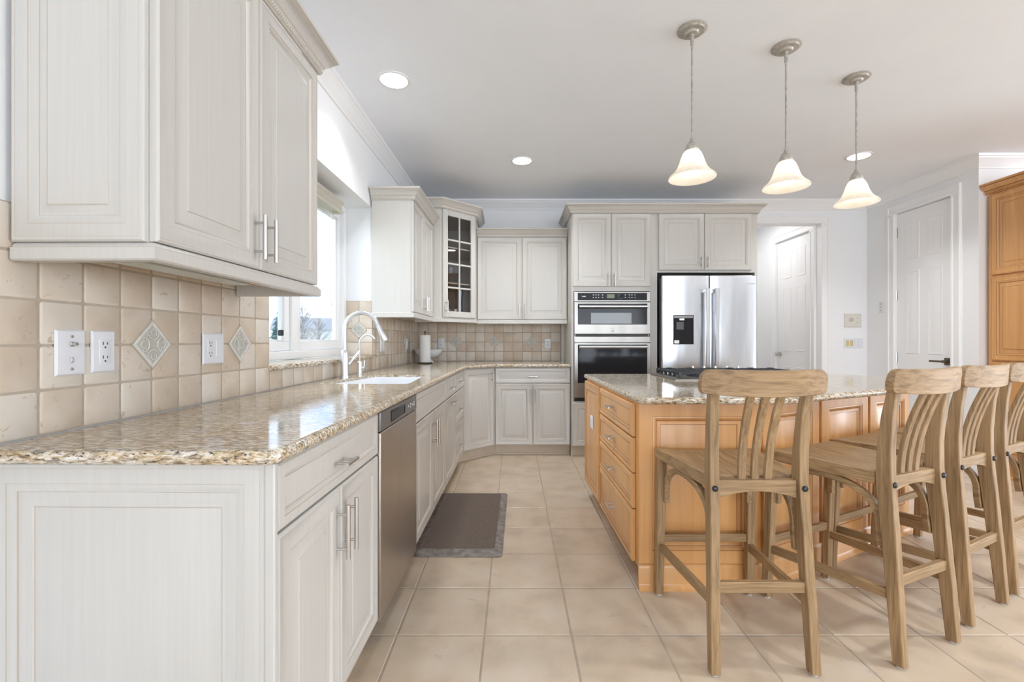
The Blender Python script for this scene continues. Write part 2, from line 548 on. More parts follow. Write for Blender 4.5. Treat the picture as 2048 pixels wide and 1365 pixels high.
struct(MB().box(-1.7, 8.7, -7.3, 6.9, ZC, ZC + 0.1).build('ceiling', M['ceiling'], smooth=0))

W0, W1 = 2.11, 3.60          # recess of the sink window, along the left wall
ZS, ZH = 1.012, 2.20
wl = MB()
wl.box(-8.2, W0, 0, 0.30, 0, ZC).box(W1, 4.45 + 0.9, 0, 0.30, 0, ZC)
wl.box(W0, W1, 0, 0.30, ZH, ZC).box(W0, W1, 0, 0.30, 0, ZS)
struct(wl.build('wall_left', M['wall'], loc=L(0, 0), rz=RL, smooth=0))
DX0, DX1, DZ = 2.46, 3.50, 2.49
wk = MB()
wk.box(-1.5, DX0, YB, YB + 0.12, 0, ZC).box(DX1, XR + 0.12, YB, YB + 0.12, 0, ZC).box(DX0, DX1, YB, YB + 0.12, DZ, ZC)
struct(wk.build('wall_back', M['wall'], smooth=0))
PY0, PY1, PZ = 4.19, 4.81, 2.49
wr = MB()
wr.box(XR, XR + 0.12, YA, PY0, 0, ZC).box(XR, XR + 0.12, PY1, YB, 0, ZC).box(XR, XR + 0.12, PY0, PY1, PZ, ZC)
struct(wr.build('wall_right', M['wall'], smooth=0))
struct(MB().box(XR + 0.12, 8.6, YA, YA + 0.12, 0, ZC).build('wall_alcove', M['wall'], smooth=0))
# hall behind the opening
hw = MB()
HD0, HD1 = 5.37, 6.08
hw.box(DX1, DX1 + 0.1, YB + 0.12, HD0, 0, ZC).box(DX1, DX1 + 0.1, HD1, 6.6, 0, ZC).box(DX1, DX1 + 0.1, HD0, HD1, 2.455, ZC)
hw.box(DX0 - 0.1, DX1 + 0.1, 6.6, 6.7, 0, ZC).box(DX0 - 0.1, DX0, YB + 0.12, 6.6, 0, ZC)
struct(hw.build('wall_hall', M['wall'], smooth=0))
# far room behind the camera: rear wall and right wall with glazed openings
wq = MB()
wq.box(-1.6, -0.8, -7.2, -7.1, 0, ZC).box(4.6, 8.6, -7.2, -7.1, 0, ZC).box(-0.8, 4.6, -7.2, -7.1, 2.6, ZC).box(-0.8, 4.6, -7.2, -7.1, 0, 0.2)
struct(wq.build('wall_rear', M['wall'], smooth=0))
wq = MB()
wq.box(8.5, 8.6, -7.1, -1.5, 0, ZC).box(8.5, 8.6, 2.7, YA, 0, ZC).box(8.5, 8.6, -1.5, 2.7, 2.6, ZC).box(8.5, 8.6, -1.5, 2.7, 0, 0.2)
struct(wq.build('wall_far_right', M['wall'], smooth=0))

CROWN = [(0, -0.105), (0.012, -0.105), (0.016, -0.092), (0.022, -0.086), (0.045, -0.045), (0.062, -0.032), (0.066, -0.022), (0.076, -0.018), (0.082, 0), (0, 0)]
cm = MB()
cm.sweep([(XR + 2.9, YA), (XR, YA), (XR, YB), (-1.0975, YB)], CROWN[::-1] and [(-o, u) for o, u in CROWN], ZC)
def sw(path, prof, z):      # inward = left-hand side
    return MB().sweep(path[::-1], prof, z)
cm = sw([(8.5, YA), (XR, YA), (XR, YB), L(5.2, 0)[:2], L(-7.5, 0)[:2]], CROWN, ZC)
struct(cm.build('trim_1', M['trim'], smooth=30))
BASE = [(0, 0), (0.014, 0), (0.014, 0.10), (0.009, 0.112), (0.007, 0.13), (0, 0.13)]
bb = sw([(XR, PY1 + 0.09), (XR, YB), (DX1 + 0.1, YB)], BASE, 0)
struct(bb.build('baseboard_right', M['trim'], smooth=30))
struct(sw([(XR + 0.06, YA), (XR, YA), (XR, PY0 - 0.09)], BASE, 0).build('baseboard_alcove', M['trim'], smooth=30))

CAS = [(0, 0), (0.016, 0.006), (0.018, 0.03), (0.012, 0.075), (0.020, 0.082), (0.020, 0.09), (0, 0.09)]
def casing(name, x0, x1, z1, loc, rz, left=True):
    """door casing on a face towards -y of its frame"""
    mb = MB()
    wd = 0.09
    def leg(xa, xb, za, zb): mb.rings(xa, xb, za, zb, 0, [(0, 0, 0), (0, 0.018, 0), (0.004, 0.022, 0), (0.018, 0.022, 0), (0.024, 0.014, 0), (0.07 if min(xb - xa, zb - za) > 0.15 else 0.04, 0.014, 0)])
    if left: leg(x0 - wd, x0, 0, z1)
    leg(x1, x1 + wd, 0, z1)
    leg(x0 - (wd if left else 0), x1 + wd, z1, z1 + wd)
    return struct(mb.build(name, M['trim'], loc=loc, rz=rz))
casing('trim_2', DX0, DX1, DZ, (0, YB, 0), 0)
casing('trim_3', 0, PY1 - PY0, PZ, (XR, PY1, 0), R(-90))
casing('trim_4', 0, HD1 - HD0, 2.455, (DX1, HD1, 0), R(-90))

def six_panel_door(name, wd, ht, loc, rz, lever_x, knob=False, hinge_x=None):
    """door slab, front towards -y, x from hinge-left"""
    mb = MB()
    mb.box(0.003, wd - 0.003, 0.012, 0.05, 0.008, ht - 0.005)
    st = 0.115 * wd / 0.66; mid = 0.10 * wd / 0.66
    pw = (wd - 2 * st - mid) / 2
    zs = [(0.22, 0.82), (1.02, ht - 0.62), (ht - 0.50, ht - 0.14)]
    for k in range(2):
        xa = st + k * (pw + mid)
        for z0, z1 in zs:
            mb.rings(xa, xa + pw, z0, z1, 0.0125, [(0, 0, 0), (0.004, 0.006, 0), (0.010, 0.006, 0), (0.020, 0.0008, 0), (0.028, 0.0008, 0), (0.055, 0.006, 0)])
    d = struct(mb.build(name, M['trim'], loc=loc, rz=rz))
    if hinge_x is not None:
        for z in (0.30, 0.98, 1.63, ht - 0.20):
            h = MB().tube([(hinge_x, 0.004, z - 0.05), (hinge_x, 0.004, z + 0.05)], 0.008, 8)
            h.box(hinge_x, hinge_x + 0.012, 0.006, 0.0118, z - 0.05, z + 0.05)
            h.build('hinge', M['nickel'], d)
    if knob:
        k = MB()
        kk = MB(); kk.lathe([(0.0, 0), (0.03, 0.0), (0.03, 0.008), (0.012, 0.012), (0.011, 0.03), (0.027, 0.04), (0.030, 0.052), (0.022, 0.064), (0.0, 0.067)], n=16)
        kk.v = [(lever_x + x, 0.012 - z, 0.98 + y) for x, y, z in kk.v]
        kk.build('door_knob', M['nickel'], d)
    else:
        k = MB()
        k.box(lever_x - 0.033, lever_x + 0.033, 0.002, 0.012, 0.925, 0.991)
        k.box(lever_x - 0.012, lever_x + 0.012, -0.045, 0.002, 0.946, 0.97)
        k.box(lever_x - 0.125, lever_x + 0.012, -0.058, -0.045, 0.949, 0.967)
        k.build('lever_handle', M['bronze'], d, bevel=0.002)
    return d
six_panel_door('door_1', PY1 - PY0, PZ, (XR + 0.006, PY1, 0), R(-90), PY1 - PY0 - 0.055, hinge_x=-0.006)
six_panel_door('door_2', HD1 - HD0, 2.455, (DX1 + 0.006, HD1, 0), R(-90), 0.06, knob=True)

# ---------------------------------------------------------------- sink window (in the deep recess)
WP = 0.235    # plane of the window, into the wall
wn = MB()
def frame_rect(mb, u0, u1, z0, z1, t, y0, y1, mi=0):
    mb.box(u0, u1, y0, y1, z0, z0 + t, mi).box(u0, u1, y0, y1, z1 - t, z1, mi).box(u0, u0 + t, y0, y1, z0 + t, z1 - t, mi).box(u1 - t, u1, y0, y1, z0 + t, z1 - t, mi)
frame_rect(wn, W0, W1 - 0.002, ZS + 0.028, ZH, 0.05, WP - 0.03, 0.30)
UM = 2.80
wn.box(UM - 0.04, UM + 0.04, WP - 0.02, 0.30, ZS + 0.078, ZH - 0.05)
win = struct(wn.build('window_1', M['vinyl'], loc=L(0, 0), rz=RL, bevel=0.004))
for (a, b) in ((W0 + 0.05, UM - 0.04), (UM + 0.04, W1 - 0.052)):
    sm = MB(); z0, z1 = ZS + 0.078, ZH - 0.05
    frame_rect(sm, a + 0.002, b - 0.002, z0 + 0.002, z1 - 0.002, 0.055, WP - 0.004, WP + 0.04)
    frame_rect(sm, a + 0.057, b - 0.057, z0 + 0.057, z1 - 0.057, 0.012, WP + 0.008, WP + 0.034)
    sa = sm.build('sash', M['vinyl'], win, bevel=0.003)
    MB().box(a + 0.066, b - 0.066, WP + 0.018, WP + 0.024, z0 + 0.066, z1 - 0.066).build('pane', M['pane'], sa, smooth=0)
lk = MB().box(UM - 0.16, UM - 0.135, WP - 0.02, WP + 0.005, 1.18, 1.215); lk.build('latch', M['black'], win, bevel=0.004)
# granite ledge of the recess
sl = slab([(W0 - 0.012, 0.20), (W0 - 0.012, -0.026), (W1 + 0.045, -0.026), (W1 + 0.045, -0.001), (W1 - 0.002, -0.001), (W1 - 0.002, 0.20)], ZS, ZS + 0.026, 0.010)
struct(sl.build('window_sill', M['granite'], loc=L(0, 0), rz=RL))
bl = thing('roller_blind', 'beige roller blind cassette mounted at the head of the sink window', 'blind', L(0, 0, 2.06), RL)
mb = MB().box(W0 + 0.02, 3.26, WP - 0.115, WP - 0.035, 0.016, 0.085, 0)
mb.sweep([(W0 + 0.02, WP - 0.118), (3.26, WP - 0.118), (3.26, WP - 0.035)], [(0, 0.0), (0.008, 0.0), (0.012, 0.018), (0.006, 0.03), (0.006, 0.06), (0.016, 0.07), (0.018, 0.088), (0, 0.088)], 0, 0)
mb.build('cassette', M['shade_cloth'], bl)
MB().tube([(3.235, WP - 0.06, 0.014), (3.235, WP - 0.06, -0.62)], 0.0015, 6).lathe([(0.0015, 0), (0.008, -0.03), (0.006, -0.04), (0, -0.04)], (3.235, WP - 0.06, -0.62), 8).build('pull_cord', M['white_plastic'], bl)

# ---------------------------------------------------------------- tiled backsplashes
TR = 0.1095; TCW = 0.1124
def tiles(mb, u0, u1, z0, z1, uj, holes=(), tw=TCW, zbase=CT):
    gp = 0.0032
    i0 = math.floor((u0 - uj) / tw) - 1
    i = i0
    while uj + i * tw < u1:
        a, b = max(u0, uj + i * tw + gp), min(u1, uj + (i + 1) * tw - gp)
        j = 0
        while zbase + j * TR < z1 - 0.01:
            c, d = max(z0, zbase + j * TR + gp), min(z1, zbase + (j + 1) * TR - gp)
            if b - a > 0.012 and d - c > 0.012:
                w_ = lambda k: random.uniform(-0.0012, 0.0012)
                t = 0.0075; e = 0.003; q = 0.0055
                def rr(ins, y):
                    qq = min(q, (b - a) / 3, (d - c) / 3)
                    x0, x1, y0, y1 = a + ins, b - ins, c + ins, d - ins
                    return [(x0 + qq, y, y0), (x1 - qq, y, y0), (x1 - qq * .3, y, y0 + qq * .3), (x1, y, y0 + qq), (x1, y, y1 - qq), (x1 - qq * .3, y, y1 - qq * .3), (x1 - qq, y, y1), (x0 + qq, y, y1), (x0 + qq * .3, y, y1 - qq * .3), (x0, y, y1 - qq), (x0, y, y0 + qq), (x0 + qq * .3, y, y0 + qq * .3)]
                mb.loft([rr(0.0005, -0.003), rr(0, -0.006), rr(e, -t - random.uniform(0, 0.0008))], 0)
            j += 1
        i += 1
    return mb
def diamond(parent, u, z, s=0.074):
    g_ = MB()
    def dd(r, y): return [(u - r, y, z), (u, y, z - r), (u + r, y, z), (u, y, z + r)]
    g_.loft([dd(s + 0.006, -0.003), dd(s + 0.006, -0.0095)], 1)
    g_.loft([dd(s, -0.0090), dd(s, -0.0115), dd(s - 0.003, -0.0125), dd(s - 0.007, -0.0125), dd(s - 0.010, -0.0105), dd(s - 0.012, -0.0105), dd(s - 0.0145, -0.0108)], 0)
    g_.m[-1] = 2; g_.m[-3] = 2
    # relief: curved square, four arcs and corner leaves
    for k in range(4):
        a = k * PI / 2
        ca, sa = math.cos(a), math.sin(a)
        def rot(x, y): return (u + x * ca - y * sa, -0.0126, z + x * sa + y * ca)
        s_ = s / 0.074
        pts = [rot((0.020 + 0.012 * abs(t) ** 2) * s_ - 0.004 * s_, 0.022 * t * s_) for t in [q / 4 - 1 for q in range(9)]]
        g_.tube(pts, 0.0021, 5)
        pts = [rot((0.048 - 0.012 * t * t) * s_, 0.013 * t * s_) for t in [q / 3 - 1 for q in range(7)]]
        g_.tube(pts, 0.0021, 5)
        for sg in (-1, 1):
            ca2 = [rot((0.034 + 0.006 * math.cos(b)) * s_, sg * (0.016 + 0.006 * math.sin(b)) * s_) for b in [q * PI / 3 for q in range(6)]]
            g_.tube(ca2, 0.0018, 5)
    return g_.build('accent_tile', [M['accent'], M['grout'], M['accent_field']], parent)
UJ = 1.0989
ZT = CT + 5 * TR
bs = MB()
bs.box(0.5, W0, -0.0052, -0.0003, CT, ZT, 1); tiles(bs, 0.5, W0, CT, ZT, UJ)
bs.box(W0, W1, -0.0052, -0.0003, CT, ZS, 1); tiles(bs, W0, W1, CT, ZS, UJ)
bs.box(W1, 5.185, -0.0052, -0.0003, CT, ZT, 1); tiles(bs, W1, 5.185, CT, ZT, UJ)
bsl = struct(bs.build('backsplash_left', [M['travertine'], M['grout']], loc=L(0, 0), rz=RL))
for k in (3, 7): diamond(bsl, UJ + k * TCW, CT + 2 * TR)
for k in (31, ): diamond(bsl, UJ + k * TCW, CT + 2 * TR)
rv = MB()
rv.box(-0.205, 0, -0.0052, -0.0003, ZS + 0.027, ZT, 1); tiles(rv, -0.205, 0.0, ZS + 0.027, ZT, -0.105)
rvo = struct(rv.build('backsplash_reveal', [M['travertine'], M['grout']], loc=L(W1, 0), rz=-AL))
diamond(rvo, -0.105, CT + 2.9 * TR, 0.062)
bk = MB()
bk.box(-1.0905, 0.54, -0.0052, -0.0003, CT, 1.40, 1)
XJ = (912.5 - 1028) * YB / 911
tiles(bk, -1.0905, 0.54, CT, 1.40, XJ, tw=0.108)
bko = struct(bk.build('backsplash_back', [M['travertine'], M['grout']], loc=(0, YB, 0)))
for k in (0, 4, 8): diamond(bko, XJ + k * 0.108, CT + 2 * TR, 0.066)

# ================================================================= CABINETRY
DOOR = [(0, 0, 0), (0, 0.015, 0), (0.005, 0.02, 0), (0.0085, 0.02, 0), (0.0100, 0.0192, 1), (0.046, 0.0195, 0), (0.0478, 0.0172, 1), (0.054, 0.0178, 0), (0.060, 0.0105, 0), (0.0625, 0.0095, 1), (0.070, 0.0095, 0), (0.096, 0.0165, 0), (0.0978, 0.0158, 1), (0.0995, 0.0178, 0)]
DRAWER = [(0, 0, 0), (0, 0.015, 0), (0.005, 0.02, 0), (0.026, 0.02, 0), (0.0275, 0.0175, 1), (0.033, 0.0170, 0), (0.0385, 0.0125, 0), (0.0405, 0.0120, 1), (0.043, 0.0125, 0)]
def scaled(prof, k): return [(i * k, o, m) for i, o, m in prof]
def pull(parent, x, z, ln, vert, y=-0.02, r=0.006, lab=None):
    mb = MB()
    so = 0.034
    if vert:
        mb.tube([(x, y - so, z - ln / 2), (x, y - so, z + ln / 2)], r, 12)
        for k in (-0.32, 0.32): mb.tube([(x, y + 0.001, z + k * ln), (x, y - so, z + k * ln)], r * 0.72, 8)
    else:
        mb.tube([(x - ln / 2, y - so, z), (x + ln / 2, y - so, z)], r, 12)
        for k in (-0.28, 0.28): mb.tube([(x + k * ln, y + 0.001, z), (x + k * ln, y - so, z)], r * 0.72, 8)
    return mb.build('handle', M['nickel'], parent)
def front(parent, kind, x0, x1, z0, z1, handle=None, mats=None, y=-0.0008):
    mb = MB()
    wd, ht = x1 - x0, z1 - z0
    if kind == 'drawer' and ht < 0.22: prof = DRAWER
    else:
        k = min(1.0, min(wd, ht) / 2 * 0.78 / 0.0995)
        prof = scaled(DOOR, k)
    mb.rings(x0, x1, z0, z1, y, prof)
    o = mb.build('door' if kind == 'door' else 'drawer', mats, parent)
    if handle: pull(o, *handle)
    return o
CABM = [M['cab'], M['glaze']]
WOODM = [M['maple'], M['maple_glaze']]
CORN = [(0, 0), (0.010, 0), (0.010, 0.004), (0.014, 0.008), (0.014, 0.022), (0.019, 0.026), (0.021, 0.032), (0.034, 0.042), (0.050, 0.062), (0.055, 0.064), (0.055, 0.069), (0.063, 0.072), (0.063, 0.086), (0, 0.086)]
CORNM = [0, 0, 1, 0, 0, 1, 0, 0, 0, 1, 0, 0, 0, 0]
RAIL = [(-0.018, 0), (0.010, 0), (0.014, 0.004), (0.014, 0.030), (0.009, 0.032), (0.009, 0.034), (0.004, 0.041), (-0.018, 0.041)]
RAILM = [0, 0, 0, 1, 0, 0, 0, 0]
def rope_along(path, z, off, mats, parent, step=0.0115, size=0.0048):
    mb = MB()
    for i in range(len(path) - 1):
        a, b = Vector(path[i]), Vector(path[i + 1])
        d = (b - a); ln = d.length; d.normalize(); nrm = Vector((d.y, -d.x))
        n = int(ln / step)
        for k in range(n):
            c = a + d * (k + 0.5) * step + nrm * off
            for_z = (-0.006, 0.006)
            p0 = Vector((c.x, c.y, z - 0.0055)) - Vector((d.x, d.y, 0)) * 0.004
            p1 = Vector((c.x, c.y, z + 0.0055)) + Vector((d.x, d.y, 0)) * 0.004
            mb.tube([p0, (p0 + p1) / 2, p1], [size * 0.5, size, size * 0.5], 6)
    return mb.build('rope_trim', mats, parent)
def crown(root, path, z, rope=False, mats=CABM):
    mb = MB().sweep(path, CORN, z, 0, CORNM)
    c = mb.build('crown_moulding', mats, root)
    if rope: rope_along(path, z + 0.015, 0.0145, mats[0], c)
    return c
def light_rail(root, path, z, mats=CABM):
    return MB().sweep(path, RAIL, z, 0, RAILM).build('light_rail', mats, root)

def base_cabinet(name, label, loc, rz, wd, fronts, dp=0.60, hollow=False, mats=CABM, top=0.886, toe=0.105, toe_mat='toe', tx=0.0):
    r = thing(name, label, 'cabinet', loc, rz)
    mb = MB()
    if hollow:
        mb.box(0, 0.018, 0, dp, toe, top).box(wd - 0.018, wd, 0, dp, toe, top).box(0.018, wd - 0.018, 0, dp, toe, toe + 0.018)
        mb.box(0.018, wd - 0.018, dp - 0.012, dp, toe + 0.018, top).box(0.018, wd - 0.018, 0, 0.018, 0.715, 0.745).box(0.018, wd - 0.018, 0, 0.018, top - 0.03, top)
    else:
        mb.box(0, wd, 0, dp, toe, top)
    mb.build('carcass', mats[0], r, smooth=0)
    tk = MB().box(tx, wd, 0.06, 0.08, 0, toe)
    tk.sweep([(tx, 0.06), (wd, 0.06)], [(0, 0), (0.012, 0), (0.012, 0.01), (0.006, 0.018), (0, 0.018)], 0)
    tk.build('toe_kick', M[toe_mat], r)
    for f in fronts: front(r, *f, mats=mats)
    return r
def end_panel(root, x, dp, z0, z1, mats, prof=None, name='end_panel', y0=0.0):
    """finished panel on the left side (towards -x) of a cabinet"""
    mb = MB()
    mb.rings(0, dp, z0, z1, 0, prof or DOOR)
    return mb.build(name, mats, root, loc=(x, dp + y0, 0), rz=R(-90))

DF = 0.62     # carcass front of the left run, from the wall
def LB(name, label, u0, u1, fronts, **k):
    return base_cabinet(name, label, L(u0, DF), RL, u1 - u0, fronts, **k)
G = 0.003
w1 = 0.704; h1 = w1 / 2
c1 = LB('base_cabinet', 'white base cabinet with one drawer over two doors and panelled end at the counter end', 1.0, 1.704, [
    ('drawer', G, w1 - G, 0.730, 0.880, (h1, 0.795, 0.085, False)),
    ('door', G, h1 - 0.0015, 0.112, 0.723, (h1 - 0.032, 0.60, 0.155, True)),
    ('door', h1 + 0.0015, w1 - G, 0.112, 0.723, (h1 + 0.032, 0.60, 0.155, True))])
EP = [(0, 0, 0), (0, 0.012, 0), (0.003, 0.015, 0), (0.0105, 0.015, 0), (0.0115, 0.0145, 1), (0.013, 0.015, 0), (0.044, 0.015, 0), (0.0452, 0.0135, 1), (0.050, 0.0142, 0), (0.056, 0.0118, 0), (0.063, 0.0095, 0), (0.0645, 0.0070, 1), (0.067, 0.0078, 0), (0.088, 0.0060, 0), (0.095, 0.0075, 0), (0.0975, 0.0060, 0), (0.0990, 0.0048, 1), (0.101, 0.0058, 0)]
end_panel(c1, 0, DF - 0.012, 0.10, 0.886, CABM, EP)
MB().box(-0.015, -0.0002, -0.022, -0.0002, 0.10, 0.886).build('corner_stile', M['cab'], c1, bevel=0.003)
# dishwasher
u0, u1 = 1.704, 2.298
dw = thing('dishwasher', 'stainless steel dishwasher built in between white base cabinets', 'dishwasher', L(u0, DF), RL)
wd = u1 - u0
MB().box(0.004, wd - 0.004, 0.02, 0.58, 0.10, 0.884).build('tub', M['steel_strip'], dw, smooth=0)
MB().box(0.004, wd - 0.004, -0.028, 0.02, 0.10, 0.806).build('door', M['steel_dw'], dw, bevel=0.004)
cp = MB().box(0.004, wd - 0.004, -0.028, 0.02, 0.809, 0.884).build('control_panel', M['steel_strip'], dw, bevel=0.004)
hd = MB().rings(0.14, 0.36, 0.824, 0.868, -0.0285, [(0, 0, 0), (0, 0.001, 0), (0.004, 0.002, 0), (0.007, -0.003, 0), (0.014, -0.006, 0)]); hd.build('pocket_handle', M['blackglass'], cp)
for k in range(4):
    for zz in (0.84, 0.853) if k % 2 else (0.847,):
        bt = MB().lathe([(0.0, 0), (0.0055, 0), (0.0055, 0.003), (0, 0.003)], n=10)
        bt.v = [(0.42 + k * 0.036 + x, -0.0285 - z, zz + y) for x, y, z in bt.v]
        bt.build('button', M['badge'], cp)
MB().box(0.0, wd, 0.06, 0.075, 0, 0.10).build('kick_plate', M['dark'], dw, smooth=0)

w2 = 3.231 - 2.298; h2 = w2 / 2
LB('base_cabinet', 'white sink base cabinet with a false drawer front beside the dishwasher', 2.298, 3.231, [
    ('drawer', G, w2 - G, 0.730, 0.880),
    ('door', G, h2 - 0.0015, 0.112, 0.723, (h2 - 0.032, 0.60, 0.155, True)),
    ('door', h2 + 0.0015, w2 - G, 0.112, 0.723, (h2 + 0.032, 0.60, 0.155, True))], hollow=True)
w3 = 3.717 - 3.231
LB('base_cabinet', 'narrow white pull-out base cabinet right of the sink base with horizontal door handle', 3.231, 3.717, [
    ('drawer', G, w3 - G, 0.730, 0.880, (w3 / 2, 0.795, 0.10, False)),
    ('door', G, w3 - G, 0.112, 0.723, (w3 / 2, 0.685, 0.14, False))])
w4 = 4.24 - 3.717
LB('base_cabinet', 'white base cabinet with a stack of three drawers before the corner', 3.717, 4.24, [
    ('drawer', G, w4 - G, 0.730, 0.880, (w4 / 2, 0.795, 0.10, False)),
    ('drawer', G, w4 - G, 0.455, 0.723, (w4 / 2, 0.56, 0.10, False)),
    ('drawer', G, w4 - G, 0.112, 0.448, (w4 / 2, 0.25, 0.10, False))])
# diagonal corner base
P0 = Vector((-0.478, 4.262)); P1 = Vector((-0.192, 4.548))
ang = math.atan2(P1.y - P0.y, P1.x - P0.x); ln = (P1 - P0).length
dn = Vector((math.sin(ang), -math.cos(ang)))
Q0 = P0 - dn * 0.021; Q1 = P1 - dn * 0.021
cb = thing('corner_base_cabinet', 'white diagonal corner base cabinet with one tall door below the counter bend', 'cabinet', (Q0.x, Q0.y, 0), ang)
def to_local(p): 
    d = Vector((p[0], p[1])) - Q0
    return (d.x * math.cos(ang) + d.y * math.sin(ang), -d.x * math.sin(ang) + d.y * math.cos(ang))
a_ = L(4.245, DF - 0.003)[:2]; b_ = L(4.245, 0.02)[:2]
poly = [to_local(p) for p in [tuple(Q0), tuple(Q1), (-0.1912, 4.569), (-0.1912, 5.18), (-1.075, 5.18), b_, a_]]
MB().prism(poly, 0.105, 0.886).build('carcass', M['cab'], cb, smooth=0)
tkc = to_local((-0.224, 4.6305)); tke = to_local((-0.1915, 4.6305))
tkk = MB().prism([(-0.03, 0.06), (tkc[0], 0.06), tke, to_local((-0.1915, 4.65)), (tkc[0] - 0.01, 0.08), (-0.03, 0.08)], 0, 0.104)
tkk.sweep([(-0.03, 0.06), (tkc[0], 0.06), tke], [(0, 0), (0.012, 0), (0.012, 0.01), (0.006, 0.018), (0, 0.018)], 0)
tkk.build('toe_kick', M['toe'], cb)
front(cb, 'door', 0.012, ln - 0.012, 0.112, 0.880, (ln - 0.045, 0.80, 0.10, True), CABM)
# back base
YF = 4.57
wB = 0.567 - (-0.19); hB = wB / 2
base_cabinet('base_cabinet', 'white base cabinet on the back wall with wide drawer over two doors beside the oven', (-0.19, YF, 0), 0, wB, [
    ('drawer', G, wB - 0.006, 0.730, 0.880, (hB, 0.795, 0.085, False)),
    ('door', G, hB - 0.0015, 0.112, 0.723, (hB - 0.030, 0.60, 0.13, True)),
    ('door', hB + 0.0015, wB - 0.006, 0.112, 0.723, (hB + 0.030, 0.60, 0.13, True))], dp=0.605)

# tall oven cabinet
YT = 4.52
TX0, TX1 = 0.570, 1.3998
wT = TX1 - TX0
tc_ = thing('oven_cabinet', 'tall white cabinet housing the wall ovens with two upper doors', 'cabinet', (TX0, YT, 0), 0)
OX0, OX1, OZ0, OZ1 = 0.022, 0.778, 0.552, 1.645
mb = MB().box(0, wT, 0, 0.66, OZ1, 2.418).box(0, wT, 0, 0.66, 0.105, OZ0).box(0, OX0, 0, 0.66, OZ0, OZ1).box(OX1, wT, 0, 0.66, OZ0, OZ1).box(OX0, OX1, 0.62, 0.66, OZ0, OZ1)
mb.build('carcass', M['cab'], tc_, smooth=0)
MB().box(0, wT, 0.06, 0.08, 0, 0.105).build('toe_kick', M['toe'], tc_)
front(tc_, 'door', 0.008, 0.391, 1.690, 2.412, (0.391 - 0.03, 1.755, 0.13, True), CABM)
front(tc_, 'door', 0.394, 0.782, 1.690, 2.412, (0.394 + 0.03, 1.755, 0.13, True), CABM)
front(tc_, 'drawer', 0.008, 0.782, 0.112, 0.535, (0.39, 0.42, 0.10, False), CABM)
crown(tc_, [(0, 0.66), (0, -0.02), (wT, -0.02)], 2.412, True)
# fridge surround
FX0, FX1 = 1.400, 2.412
wF = FX1 - FX0
fc = thing('refrigerator_cabinet', 'white two-door cabinet above the refrigerator with a full height side panel', 'cabinet', (FX0, YT, 0), 0)
mb = MB().box(0, wF, 0, 0.66, 1.83, 2.418).box(0, 0.02, 0, 0.66, 0.0, 1.83).box(wF - 0.024, wF, 0, 0.66, 0, 1.83)
mb.build('carcass', M['cab'], fc, smooth=0)
front(fc, 'door', 0.030, 0.480, 1.850, 2.412, (0.480 - 0.03, 1.93, 0.11, True), CABM)
front(fc, 'door', 0.483, 0.950, 1.850, 2.412, (0.483 + 0.03, 1.93, 0.11, True), CABM)
crown(fc, [(0, -0.02), (wF, -0.02), (wF, 0.66)], 2.412, True)

# upper cabinets
UZ0, UZ1 = 1.374, 2.248
UD = 0.318
def upper(name, label, loc, rz, wd, dp, ndoor, z1=UZ1, path_ends=(True, True), rope=True, endp=False, hz=1.485, hl=0.15):
    r = thing(name, label, 'cabinet', (loc[0], loc[1], UZ0 - 0.041), rz)
    zz = UZ0 - 0.041
    MB().box(0, wd, 0, dp, 0.041, z1 + 0.004 - zz).build('carcass', M['cab'], r, smooth=0)
    h = wd / ndoor
    for k in range(ndoor):
        x0, x1 = k * h + 0.002, (k + 1) * h - 0.002
        hx = x1 - 0.03 if k == 0 else x0 + 0.03
        front(r, 'door', x0, x1, UZ0 + 0.004 - zz, z1 - zz, (hx, hz - zz, hl, True), CABM)
    pth = ([(0, dp)] if path_ends[0] else []) + [(0, -0.012), (wd, -0.012)] + ([(wd, dp)] if path_ends[1] else [])
    light_rail(r, pth, 0)
    pth = ([(0, dp)] if path_ends[0] else []) + [(0, -0.02), (wd, -0.02)] + ([(wd, dp)] if path_ends[1] else [])
    crown(r, pth, z1 - zz, rope)
    if endp: end_panel(r, 0, dp, 0.043, z1 - zz, CABM, [(0, 0, 0), (0, 0.010, 0), (0.004, 0.014, 0), (0.011, 0.014, 0), (0.012, 0.0136, 1), (0.0128, 0.0138, 0), (0.040, 0.014, 0), (0.0415, 0.0125, 1), (0.047, 0.0130, 0), (0.060, 0.0070, 0), (0.0615, 0.0060, 1), (0.068, 0.0060, 0), (0.082, 0.0110, 0), (0.0835, 0.0104, 1), (0.0855, 0.0122, 0)])
    return r
lc = L(1.046, UD)
up1 = upper('wall_cabinet', 'white two-door wall cabinet with panelled end nearest the camera above the granite counter', lc, RL, 1.875 - 1.046, UD - 0.012, 2, endp=True, hz=1.475, hl=0.14)
lc = L(3.545, UD)
up2 = upper('wall_cabinet', 'white two-door wall cabinet with plain side between window and glass corner cabinet', lc, RL, 4.335 - 3.545, UD - 0.012, 2, path_ends=(True, False), hz=1.47, hl=0.12)
up3 = upper('wall_cabinet', 'lower white two-door wall cabinet on the back wall above the tiles', (-0.392, 4.870, 0), 0, 0.567 - (-0.392) - 0.002, 0.315, 2, z1=2.256, path_ends=(False, False), rope=False, hz=1.47, hl=0.14)

